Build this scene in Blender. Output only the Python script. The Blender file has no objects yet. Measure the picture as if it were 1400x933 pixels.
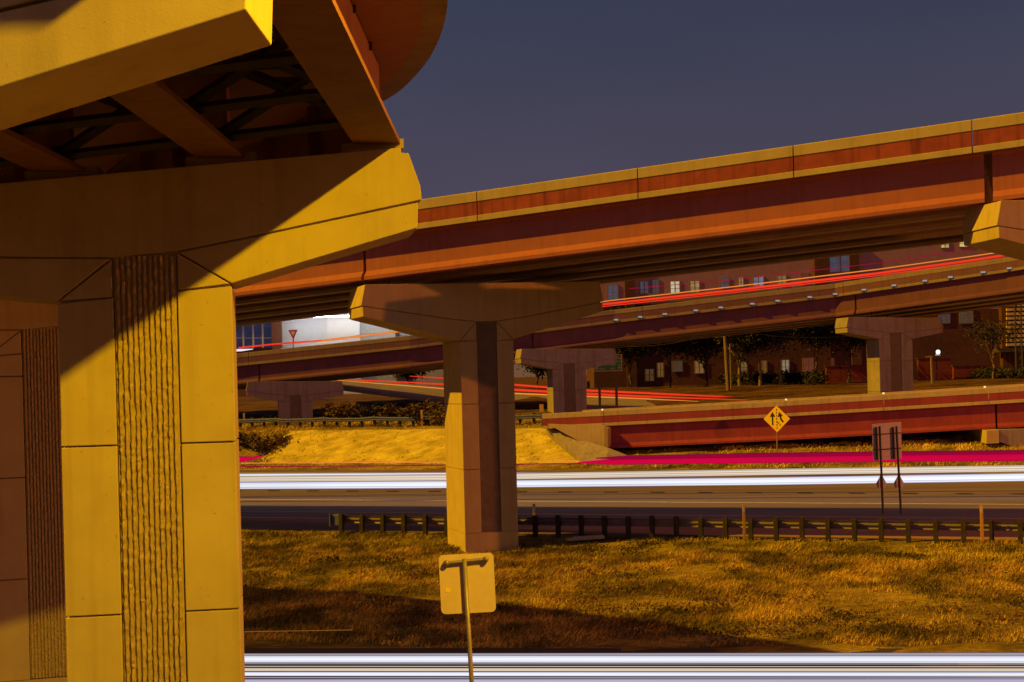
import bpy, math, random
import numpy as np
from mathutils import Vector, Matrix

random.seed(7)
RNG = np.random.default_rng(11)
sc = bpy.context.scene
COL = sc.collection

# ------------------------------------------------------------------ camera frame (a surveyor's view: pixel ray -> world ray)
F, CX, HY, ROLL, ZC = 1944.0, 700.0, 520.0, 0.026, 7.5
cr, sr = math.cos(ROLL), math.sin(ROLL)

def ray(px, py):
    xc, yc = (px - CX) / F, (HY - py) / F
    return cr * xc + sr * yc, cr * yc - sr * xc

def P(px, py, Y):
    a, b = ray(px, py)
    return Vector((a * Y, Y, ZC + b * Y))

def smooth(t):
    t = np.clip(t, 0, 1)
    return t * t * (3 - 2 * t)

# ------------------------------------------------------------------ terrain
def rail_y(x):
    return 57.4 - 0.37 * np.clip(x, -30, 45)

def far_y(x):
    return 99 - 0.4 * np.clip(x, -32, 62)

def ground(x, y):
    x = np.asarray(x, float); y = np.asarray(y, float)
    s = y - rail_y(x)
    z = 0.3 + 0.72 * np.clip((s + 19) / 15.0, 0, 1) + 0.23 * smooth((s + 2.6) / 2.6)
    q = y - far_y(x)
    left = 2.95 * smooth(q / 6.5) + 0.055 * np.clip(q - 6.5, 0, 40)
    right = 0.21 * np.clip(q, 0, 5.5) + 0.08 * np.clip(q - 5.5, 0, 60)
    w = smooth((x - 2.0) / 5.0)
    add = left * (1 - w) + right * w
    z = z + np.minimum(add, 5.05)
    lump = 0.05 * np.sin(x * 0.9 + y * 0.4) * np.sin(y * 0.8 - x * 0.3) + 0.035 * np.sin(x * 2.3 + 1.0) * np.sin(y * 1.9)
    grassy = ((s < -0.6) & (s > -19)) | (q > 1.0)
    z = z + np.where(grassy, lump, 0.0)
    z = z + 0.004 * np.clip(y - 220, 0, 800)
    return z

def gz(x, y):
    return float(ground(x, y))

def hit(px, py, lift=0.0, y0=24, y1=260):
    a, b = ray(px, py)
    Y = np.linspace(y0, y1, 6000)
    d = ZC + b * Y - ground(a * Y, Y) - lift
    i = np.argmax(d < 0)
    if d[i] >= 0:
        i = len(Y) - 1
    return Vector((a * Y[i], Y[i], ZC + b * Y[i]))

# ------------------------------------------------------------------ materials
def new_mat(name):
    m = bpy.data.materials.new(name); m.use_nodes = True
    nt = m.node_tree
    return m, nt, nt.nodes.get('Principled BSDF')

def surf(name, c1, c2, scale=2.0, rough=0.85, bump=0.0, bscale=40.0, detail=6.0, spots=0.0, stretch=None, metal=0.0, streak=None, spec=0.3):
    m, nt, b = new_mat(name)
    N, L = nt.nodes, nt.links
    tc = N.new('ShaderNodeTexCoord')
    mp = N.new('ShaderNodeMapping')
    if stretch: mp.inputs['Scale'].default_value = stretch
    L.new(tc.outputs['Object'], mp.inputs['Vector'])
    n1 = N.new('ShaderNodeTexNoise'); n1.inputs['Scale'].default_value = scale; n1.inputs['Detail'].default_value = detail
    n1.inputs['Roughness'].default_value = 0.62
    L.new(mp.outputs[0], n1.inputs['Vector'])
    rp = N.new('ShaderNodeValToRGB')
    rp.color_ramp.elements[0].position = 0.32; rp.color_ramp.elements[1].position = 0.68
    rp.color_ramp.elements[0].color = (*c1, 1); rp.color_ramp.elements[1].color = (*c2, 1)
    L.new(n1.outputs['Fac'], rp.inputs[0])
    out = rp.outputs[0]
    if streak:                                  # rain streaks running down the face
        ms = N.new('ShaderNodeMapping'); ms.inputs['Scale'].default_value = (3.0, 3.0, 0.16)
        L.new(tc.outputs['Object'], ms.inputs['Vector'])
        ns = N.new('ShaderNodeTexNoise'); ns.inputs['Scale'].default_value = 1.6; ns.inputs['Detail'].default_value = 5
        L.new(ms.outputs[0], ns.inputs['Vector'])
        rs = N.new('ShaderNodeValToRGB'); rs.color_ramp.elements[0].position = 0.5; rs.color_ramp.elements[1].position = 0.72
        L.new(ns.outputs['Fac'], rs.inputs[0])
        ml = N.new('ShaderNodeMath'); ml.operation = 'MULTIPLY'; ml.inputs[1].default_value = streak
        L.new(rs.outputs[0], ml.inputs[0])
        mx = N.new('ShaderNodeMix'); mx.data_type = 'RGBA'
        L.new(ml.outputs[0], mx.inputs['Factor']); L.new(out, mx.inputs['A'])
        mx.inputs['B'].default_value = (c1[0] * .45, c1[1] * .42, c1[2] * .4, 1)
        out = mx.outputs['Result']
    if spots:
        n2 = N.new('ShaderNodeTexNoise'); n2.inputs['Scale'].default_value = scale * 14; n2.inputs['Detail'].default_value = 2
        L.new(tc.outputs['Object'], n2.inputs['Vector'])
        r2 = N.new('ShaderNodeValToRGB'); r2.color_ramp.elements[0].position = 0.70; r2.color_ramp.elements[1].position = 0.78
        L.new(n2.outputs['Fac'], r2.inputs[0])
        m2 = N.new('ShaderNodeMath'); m2.operation = 'MULTIPLY'; m2.inputs[1].default_value = spots
        L.new(r2.outputs[0], m2.inputs[0])
        x2 = N.new('ShaderNodeMix'); x2.data_type = 'RGBA'
        L.new(m2.outputs[0], x2.inputs['Factor']); L.new(out, x2.inputs['A'])
        x2.inputs['B'].default_value = (c1[0] * .4, c1[1] * .38, c1[2] * .36, 1)
        out = x2.outputs['Result']
    L.new(out, b.inputs['Base Color'])
    b.inputs['Roughness'].default_value = rough
    b.inputs['Metallic'].default_value = metal
    b.inputs['Specular IOR Level'].default_value = spec
    if bump:
        n3 = N.new('ShaderNodeTexNoise'); n3.inputs['Scale'].default_value = bscale; n3.inputs['Detail'].default_value = 5
        L.new(mp.outputs[0], n3.inputs['Vector'])
        bp = N.new('ShaderNodeBump'); bp.inputs['Strength'].default_value = bump; bp.inputs['Distance'].default_value = 0.03
        L.new(n3.outputs['Fac'], bp.inputs['Height']); L.new(bp.outputs[0], b.inputs['Normal'])
    return m

def glow(name, col, strength, flicker=0.0, scale=0.35):
    m, nt, b = new_mat(name)
    N, L = nt.nodes, nt.links
    b.inputs['Base Color'].default_value = (0, 0, 0, 1)
    b.inputs['Emission Color'].default_value = (*col, 1)
    b.inputs['Emission Strength'].default_value = strength
    if flicker:
        tc = N.new('ShaderNodeTexCoord'); n = N.new('ShaderNodeTexNoise'); n.inputs['Scale'].default_value = scale; n.inputs['Detail'].default_value = 3
        L.new(tc.outputs['Object'], n.inputs['Vector'])
        mr = N.new('ShaderNodeMapRange'); mr.inputs['From Min'].default_value = .3; mr.inputs['From Max'].default_value = .7
        mr.inputs['To Min'].default_value = strength * (1 - flicker); mr.inputs['To Max'].default_value = strength * (1 + flicker * .4)
        L.new(n.outputs['Fac'], mr.inputs['Value']); L.new(mr.outputs[0], b.inputs['Emission Strength'])
    return m

def streak_glow(name, core, rim, strength, seed=0.0, lines=5.0):
    """glowing streak: many fine strands side by side, dimmer towards the rim of the bundle"""
    m, nt, b = new_mat(name)
    N, L = nt.nodes, nt.links
    b.inputs['Base Color'].default_value = (0, 0, 0, 1); b.inputs['Specular IOR Level'].default_value = 0
    g = N.new('ShaderNodeNewGeometry'); sx = N.new('ShaderNodeSeparateXYZ'); L.new(g.outputs['Normal'], sx.inputs[0])
    n = N.new('ShaderNodeTexNoise'); n.noise_dimensions = '1D'; n.inputs['Scale'].default_value = lines; n.inputs['Detail'].default_value = 3
    ad = N.new('ShaderNodeMath'); ad.operation = 'ADD'; ad.inputs[1].default_value = seed; L.new(sx.outputs['Z'], ad.inputs[0]); L.new(ad.outputs[0], n.inputs['W'])
    st = N.new('ShaderNodeMapRange'); st.inputs['From Min'].default_value = .34; st.inputs['From Max'].default_value = .55; st.inputs['To Min'].default_value = .45; st.inputs['To Max'].default_value = 1
    L.new(n.outputs['Fac'], st.inputs['Value'])
    sq = N.new('ShaderNodeMath'); sq.operation = 'MULTIPLY'; L.new(sx.outputs['Z'], sq.inputs[0]); L.new(sx.outputs['Z'], sq.inputs[1])
    fall = N.new('ShaderNodeMapRange'); fall.interpolation_type = 'SMOOTHSTEP'; fall.inputs['From Min'].default_value = .46; fall.inputs['From Max'].default_value = 1.0; fall.inputs['To Min'].default_value = 1; fall.inputs['To Max'].default_value = 0
    L.new(sq.outputs[0], fall.inputs['Value'])
    tc = N.new('ShaderNodeTexCoord'); n2 = N.new('ShaderNodeTexNoise'); n2.inputs['Scale'].default_value = .06; L.new(tc.outputs['Object'], n2.inputs['Vector'])
    lo = N.new('ShaderNodeMapRange'); lo.inputs['From Min'].default_value = .3; lo.inputs['From Max'].default_value = .7; lo.inputs['To Min'].default_value = .85; lo.inputs['To Max'].default_value = 1.05
    L.new(n2.outputs['Fac'], lo.inputs['Value'])
    a = N.new('ShaderNodeMath'); a.operation = 'MULTIPLY'; L.new(st.outputs[0], a.inputs[0]); L.new(fall.outputs[0], a.inputs[1])
    mx = N.new('ShaderNodeMix'); mx.data_type = 'RGBA'; L.new(a.outputs[0], mx.inputs['Factor']); mx.inputs['A'].default_value = (*rim, 1); mx.inputs['B'].default_value = (*core, 1)
    L.new(mx.outputs['Result'], b.inputs['Emission Color'])
    b2 = N.new('ShaderNodeMath'); b2.operation = 'MULTIPLY'; b2.inputs[1].default_value = strength; L.new(lo.outputs[0], b2.inputs[0]); L.new(b2.outputs[0], b.inputs['Emission Strength'])
    return m

def blades_mat(name, cols):
    m, nt, b = new_mat(name)
    N, L = nt.nodes, nt.links
    g = N.new('ShaderNodeNewGeometry'); rp = N.new('ShaderNodeValToRGB')
    rp.color_ramp.elements.remove(rp.color_ramp.elements[1])
    for i, c in enumerate(cols):
        e = rp.color_ramp.elements[0] if i == 0 else rp.color_ramp.elements.new(i / (len(cols) - 1))
        e.color = (*c, 1)
    L.new(g.outputs['Random Per Island'], rp.inputs[0])
    tc = N.new('ShaderNodeTexCoord'); n = N.new('ShaderNodeTexNoise'); n.inputs['Scale'].default_value = .55; n.inputs['Detail'].default_value = 5
    L.new(tc.outputs['Object'], n.inputs['Vector'])
    r2 = N.new('ShaderNodeValToRGB'); r2.color_ramp.elements[0].position = .40; r2.color_ramp.elements[1].position = .62
    r2.color_ramp.elements[0].color = (.20, .20, .18, 1); r2.color_ramp.elements[1].color = (1.2, 1.1, .9, 1)
    L.new(n.outputs['Fac'], r2.inputs[0])
    mx = N.new('ShaderNodeMix'); mx.data_type = 'RGBA'; mx.blend_type = 'MULTIPLY'; mx.inputs['Factor'].default_value = 1
    L.new(rp.outputs[0], mx.inputs['A']); L.new(r2.outputs[0], mx.inputs['B'])
    L.new(mx.outputs['Result'], b.inputs['Base Color'])
    b.inputs['Roughness'].default_value = .9
    return m

M = {}
M['concrete'] = surf('concrete', (.46, .36, .16), (.54, .43, .19), 1.1, .9, .05, 60, spots=.5, streak=.22)
M['concrete_dim'] = surf('dim_concrete', (.26, .22, .21), (.35, .29, .27), 1.2, .92, .1, 40, streak=.5)  # weaker light on the ramp piers put into a darker concrete
M['concrete_tan'] = surf('tan_concrete', (.36, .27, .21), (.44, .34, .25), 1.0, .9, .1, 40, streak=.35)
M['flute'] = surf('fluted_concrete', (.42, .31, .14), (.54, .42, .18), 9, .95, .5, 90, spots=.6)
M['strip_dark'] = surf('dark_concrete', (.15, .11, .085), (.20, .15, .11), 3, .95, .2, 50)  # darker concrete tone for the recessed strips
M['girder_orange'] = surf('rust_red_girder', (.36, .115, .085), (.44, .14, .10), .8, .7, .05, 30, streak=.25)
M['girder_inner'] = surf('inner_girder', (.34, .25, .20), (.42, .31, .25), .8, .8, .05, 30, streak=.2)
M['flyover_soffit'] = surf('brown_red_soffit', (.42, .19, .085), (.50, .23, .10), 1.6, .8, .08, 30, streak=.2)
M['flyover_girder'] = surf('brown_red_girder', (.23, .10, .06), (.32, .145, .08), 1.6, .75, .08, 30, streak=.3)  # darker than the soffit: shade under the overhang put into the colour
M['band_red'] = surf('red_painted_band', (.24, .045, .04), (.40, .085, .06), 1.3, .8, .08, 30, streak=.6)
M['ramp_dim_purple'] = surf('dim_purple_girder', (.105, .038, .08), (.14, .05, .095), .7, .75, .05, 30, streak=.3)  # ramp girder, band and rim: weaker light there put into darker colours
M['ramp_band'] = surf('dim_purple_band', (.11, .045, .085), (.15, .06, .10), .7, .75, .05, 30, streak=.3)
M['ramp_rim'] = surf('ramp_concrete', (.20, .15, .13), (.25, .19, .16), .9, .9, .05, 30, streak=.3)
M['low_red'] = surf('crimson_girder', (.20, .028, .06), (.28, .04, .075), .7, .7, .05, 30, streak=.3)
M['form_light'] = surf('galvanised_form', (.62, .36, .22), (.72, .42, .26), 2, .7, .05, 30, streak=.2)
M['deck'] = surf('deck_soffit', (.20, .15, .11), (.26, .19, .14), 1.2, .9, .1, 30, streak=.2)
M['steel'] = surf('galvanised_steel', (.22, .18, .18), (.30, .25, .24), 5, .5, .05, 40, metal=.4)
M['steel_dark'] = surf('dark_steel', (.05, .045, .04), (.08, .07, .06), 5, .6, .05, 40)
M['steel_blue'] = surf('blue_grey_rail', (.10, .12, .24), (.15, .17, .32), 4, .6, .03, 40, metal=.3)
M['wood_post'] = surf('weathered_timber', (.03, .025, .02), (.065, .05, .038), 6, .9, .2, 40)
M['plank'] = surf('pale_timber', (.45, .36, .24), (.56, .46, .32), 6, .85, .1, 40)
M['asphalt'] = surf('worn_asphalt', (.125, .088, .085), (.20, .145, .14), .5, .75, .12, 60, stretch=(.10, .9, 1), detail=8, spec=.4)
M['asphalt_dark'] = surf('dark_asphalt', (.24, .14, .095), (.33, .20, .135), .8, .95, .15, 60, stretch=(.12, 1, 1))
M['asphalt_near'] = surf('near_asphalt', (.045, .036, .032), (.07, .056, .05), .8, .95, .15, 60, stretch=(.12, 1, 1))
M['paint_white'] = surf('road_paint_white', (.45, .42, .38), (.65, .62, .56), 3, .7)
M['paint_yellow'] = surf('road_paint_yellow', (.5, .33, .05), (.62, .42, .07), 3, .7)
M['paint_black'] = surf('black_contrast_mark', (.012, .012, .014), (.025, .025, .03), 3, .8)
M['sign_back'] = surf('sign_back_aluminium', (.58, .44, .28), (.66, .50, .33), 6, .55, .02, 40)
M['sign_back_pale'] = surf('pale_sign_back', (.70, .62, .62), (.80, .70, .70), 6, .5, .02, 40)
M['sign_yellow'] = surf('sign_yellow', (.78, .56, .03), (.84, .61, .04), 3, .5)
M['sign_black'] = surf('sign_black', (.012, .012, .012), (.02, .02, .02), 3, .6)
M['sign_green'] = surf('sign_green', (.05, .34, .38), (.06, .38, .42), 3, .6)
M['sign_white'] = surf('sign_white', (.75, .78, .76), (.82, .84, .82), 3, .6)
M['sign_red'] = surf('sign_red', (.42, .02, .03), (.5, .03, .04), 3, .6)
M['marker_yellow'] = surf('marker_yellow', (.55, .34, .05), (.65, .4, .06), 3, .6)
M['brick'] = surf('dark_red_brick', (.085, .036, .026), (.125, .05, .036), 1.6, .92, .1, 20, detail=10, streak=.3)
M['brick_red'] = surf('red_brick', (.16, .03, .024), (.22, .045, .034), 2, .92, .1, 20)
M['brick_lit_purple'] = surf('lit_upper_wall', (.30, .17, .21), (.38, .22, .26), 1.2, .5, .02, 20)  # purple light on the upper facade put into its colour
M['frame'] = surf('window_frame', (.22, .15, .10), (.28, .19, .13), 3, .6)
M['glass_dark'] = surf('dark_glass', (.02, .022, .03), (.035, .04, .055), .6, .15, spec=.6)
M['white_wall'] = surf('white_wall', (.62, .63, .60), (.70, .71, .68), .6, .8, .03, 10)
M['grey_brick'] = surf('grey_block', (.36, .36, .32), (.46, .45, .40), 3, .9, .1, 8)
M['brown_pillar'] = surf('brown_pillar', (.18, .08, .055), (.22, .10, .065), 2, .8)
M['siding'] = surf('tan_siding', (.62, .46, .27), (.72, .54, .32), 3, .7)
M['bark'] = surf('bark', (.08, .055, .04), (.15, .105, .075), 5, .95, .3, 30, stretch=(1, 1, .3))
M['bark_pale'] = surf('pale_bark', (.17, .12, .085), (.26, .19, .13), 5, .95, .3, 30, stretch=(1, 1, .3))
M['leaf_dark'] = blades_mat('dark_leaves', [(.02, .025, .012), (.04, .04, .018), (.055, .05, .02), (.03, .03, .014)])
M['leaf_dry'] = blades_mat('dry_brush', [(.10, .065, .03), (.19, .12, .05), (.06, .05, .022), (.15, .085, .035)])
M['blades'] = blades_mat('dry_grass_blades', [(.34, .26, .05), (.56, .42, .09), (.66, .50, .12), (.24, .20, .04), (.48, .35, .08), (.62, .48, .11)])
M['blades_far'] = blades_mat('far_grass_blades', [(.50, .40, .08), (.66, .52, .11), (.72, .58, .14), (.56, .43, .09)])
M['lamp_housing'] = surf('lamp_housing', (.2, .2, .2), (.26, .26, .26), 3, .5)

def ground_mat():
    m, nt, b = new_mat('dry_grass_ground')
    N, L = nt.nodes, nt.links
    tc = N.new('ShaderNodeTexCoord')
    def noise(s, d, stretch=(1, 1, 1), r=.65):
        mp = N.new('ShaderNodeMapping'); mp.inputs['Scale'].default_value = stretch; mp.inputs['Rotation'].default_value = (0, 0, .45)
        L.new(tc.outputs['Object'], mp.inputs['Vector'])
        n = N.new('ShaderNodeTexNoise'); n.inputs['Scale'].default_value = s; n.inputs['Detail'].default_value = d; n.inputs['Roughness'].default_value = r
        L.new(mp.outputs[0], n.inputs['Vector']); return n.outputs['Fac']
    def ramp(f, stops):
        r = N.new('ShaderNodeValToRGB'); r.color_ramp.elements.remove(r.color_ramp.elements[1])
        for i, (p, c) in enumerate(stops):
            e = r.color_ramp.elements[0] if i == 0 else r.color_ramp.elements.new(p)
            e.position = p; e.color = (*c, 1)
        L.new(f, r.inputs[0]); return r.outputs[0]
    a = ramp(noise(.42, 8, (.55, 1.25, 1)), [(.30, (.07, .06, .016)), (.43, (.22, .165, .035)), (.54, (.42, .32, .06)), (.70, (.56, .43, .09))])
    f = ramp(noise(5.0, 6, (.6, 1.5, 1)), [(.3, (.42, .42, .40)), (.7, (1.25, 1.2, 1.1))])
    mx = N.new('ShaderNodeMix'); mx.data_type = 'RGBA'; mx.blend_type = 'MULTIPLY'; mx.inputs['Factor'].default_value = 1
    L.new(a, mx.inputs['A']); L.new(f, mx.inputs['B'])
    # browner turf beyond the far road; nearest ground darkened to cut bounced light
    sy_ = N.new('ShaderNodeSeparateXYZ'); L.new(tc.outputs['Object'], sy_.inputs[0])
    wob = N.new('ShaderNodeMath'); wob.operation = 'MULTIPLY_ADD'; wob.inputs[1].default_value = 9; L.new(noise(.3, 4), wob.inputs[0]); L.new(sy_.outputs['Y'], wob.inputs[2])
    fr_ = N.new('ShaderNodeMapRange'); fr_.inputs['From Min'].default_value = 113; fr_.inputs['From Max'].default_value = 122; L.new(wob.outputs[0], fr_.inputs['Value'])
    m3 = N.new('ShaderNodeMix'); m3.data_type = 'RGBA'; m3.blend_type = 'MULTIPLY'; m3.inputs['B'].default_value = (.40, .27, .30, 1)
    L.new(fr_.outputs[0], m3.inputs['Factor']); L.new(mx.outputs['Result'], m3.inputs['A'])
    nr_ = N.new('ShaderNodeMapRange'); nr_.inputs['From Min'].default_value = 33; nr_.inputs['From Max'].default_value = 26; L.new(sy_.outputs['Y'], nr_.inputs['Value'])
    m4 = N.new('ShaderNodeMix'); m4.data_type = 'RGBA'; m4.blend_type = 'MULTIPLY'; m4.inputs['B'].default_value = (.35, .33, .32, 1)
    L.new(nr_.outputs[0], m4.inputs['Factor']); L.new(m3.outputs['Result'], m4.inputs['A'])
    L.new(m4.outputs['Result'], b.inputs['Base Color'])
    b.inputs['Roughness'].default_value = .95; b.inputs['Specular IOR Level'].default_value = .1
    bp = N.new('ShaderNodeBump'); bp.inputs['Strength'].default_value = .9; bp.inputs['Distance'].default_value = .22
    L.new(noise(3.2, 8, (.6, 1.4, 1), .75), bp.inputs['Height']); L.new(bp.outputs[0], b.inputs['Normal'])
    return m
M['ground'] = ground_mat()

# ------------------------------------------------------------------ mesh builder
class MB:
    def __init__(s): s.v, s.f, s.smooth = [], [], False
    def add(s, vs, fs):
        o = len(s.v); s.v += [tuple(p) for p in vs]; s.f += [tuple(o + i for i in f) for f in fs]; return s
    def prism(s, poly, vec):
        poly = [Vector(p) for p in poly]; vec = Vector(vec); n = len(poly)
        nor = Vector((0, 0, 0))
        for i in range(n):
            nor += poly[i].cross(poly[(i + 1) % n])
        if nor.dot(vec) > 0: poly = poly[::-1]
        vs = poly + [p + vec for p in poly]
        fs = [tuple(range(n)), tuple(range(2 * n - 1, n - 1, -1))]
        for i in range(n):
            j = (i + 1) % n
            fs.append((j, i, n + i, n + j))
        return s.add(vs, fs)
    def loft(s, A, B, caps=True):            # two rings of equal length, A -> B
        n = len(A)
        fs = [(i, (i + 1) % n, n + (i + 1) % n, n + i) for i in range(n)]
        if caps: fs += [tuple(range(n - 1, -1, -1)), tuple(range(n, 2 * n))]
        return s.add(list(A) + list(B), fs)
    def rings(s, R, caps=True):
        n = len(R[0]); vs = [p for r in R for p in r]; fs = []
        for k in range(len(R) - 1):
            for i in range(n):
                j = (i + 1) % n
                fs.append((k * n + i, k * n + j, (k + 1) * n + j, (k + 1) * n + i))
        if caps:
            fs += [tuple(range(n - 1, -1, -1)), tuple((len(R) - 1) * n + i for i in range(n))]
        return s.add(vs, fs)
    def box(s, c, d, ax=None):
        c = Vector(c)
        X, Y, Z = ax if ax else (Vector((1, 0, 0)), Vector((0, 1, 0)), Vector((0, 0, 1)))
        X, Y, Z = X * d[0] / 2, Y * d[1] / 2, Z * d[2] / 2
        vs = [c + sx * X + sy * Y + sz * Z for sz in (-1, 1) for sx, sy in ((-1, -1), (1, -1), (1, 1), (-1, 1))]
        return s.add(vs, [(3, 2, 1, 0), (4, 5, 6, 7), (0, 1, 5, 4), (1, 2, 6, 5), (2, 3, 7, 6), (3, 0, 4, 7)])
    def tube(s, pts, r, n=8, squash=1.0):
        pts = [Vector(p) for p in pts]
        rs = r if isinstance(r, (list, tuple)) else [r] * len(pts)
        R = []
        for i, p in enumerate(pts):
            t = (pts[min(i + 1, len(pts) - 1)] - pts[max(i - 1, 0)]).normalized()
            u = t.cross(Vector((0, 0, 1)))
            if u.length < .05: u = t.cross(Vector((1, 0, 0)))
            u.normalize(); w = u.cross(t).normalized()
            R.append([p + rs[i] * (math.cos(2 * math.pi * k / n) * u * squash + math.sin(2 * math.pi * k / n) * w) for k in range(n)])
        return s.rings(R)
    def sphere(s, c, r, n=10, m=6):
        c = Vector(c); R = []
        for k in range(m + 1):
            a = -math.pi / 2 + math.pi * k / m
            rr = max(r * math.cos(a), r * .02)
            R.append([c + Vector((rr * math.cos(2 * math.pi * i / n), rr * math.sin(2 * math.pi * i / n), r * math.sin(a))) for i in range(n)])
        return s.rings(R)
    def build(s, name, mat, parent=None, smooth=False, bevel=0.0):
        me = bpy.data.meshes.new(name)
        me.from_pydata(s.v, [], s.f); me.update()
        me.materials.append(M[mat] if isinstance(mat, str) else mat)
        if smooth:
            me.polygons.foreach_set('use_smooth', [True] * len(me.polygons))
        o = bpy.data.objects.new(name, me); COL.objects.link(o)
        if parent is not None:
            o.parent = parent
            o.matrix_parent_inverse = Matrix.Translation(parent.location).inverted() if False else Matrix()
            base = abs_loc(parent)
            me.transform(Matrix.Translation(-base))
        if bevel:
            b = o.modifiers.new('edge', 'BEVEL'); b.width = bevel; b.segments = 2; b.limit_method = 'ANGLE'; b.angle_limit = .6
        return o

def abs_loc(o):
    v = Vector((0, 0, 0))
    while o is not None:
        v += o.location; o = o.parent
    return v

def tag(o, label=None, cat=None, group=None, kind=None):
    if label: o['label'] = label
    if cat: o['category'] = cat
    if group: o['group'] = group
    if kind: o['kind'] = kind
    return o

def thing(name, loc, label, cat, group=None):
    o = bpy.data.objects.new(name, None); COL.objects.link(o)
    o.location = loc; o.empty_display_size = .3
    return tag(o, label, cat, group)

def single(mb, name, mat, label, cat, group=None, smooth=False, bevel=0.0):
    return tag(mb.build(name, mat, None, smooth, bevel), label, cat, group)

def kids(o):
    return [c for c in o.children]

def dup(root, loc, label=None):
    r = root.copy(); COL.objects.link(r); r.location = loc
    if label: r['label'] = label
    for ch in list(root.children):
        c = ch.copy(); COL.objects.link(c); c.parent = r
        for g in list(ch.children):
            d = g.copy(); COL.objects.link(d); d.parent = c
    return r

def inset2(poly, d):
    n = len(poly); out = []
    area = sum(poly[i][0] * poly[(i + 1) % n][1] - poly[(i + 1) % n][0] * poly[i][1] for i in range(n))
    if area < 0: poly = poly[::-1]
    for i in range(n):
        p0, p1, p2 = Vector(poly[i - 1]), Vector(poly[i]), Vector(poly[(i + 1) % n])
        e1, e2 = (p1 - p0).normalized(), (p2 - p1).normalized()
        n1, n2 = Vector((-e1.y, e1.x)), Vector((-e2.y, e2.x))
        k = n1 + n2
        k = k / max(k.dot(n1), .25)
        out.append(p1 + k * d)
    return [(p.x, p.y) for p in out]

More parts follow.
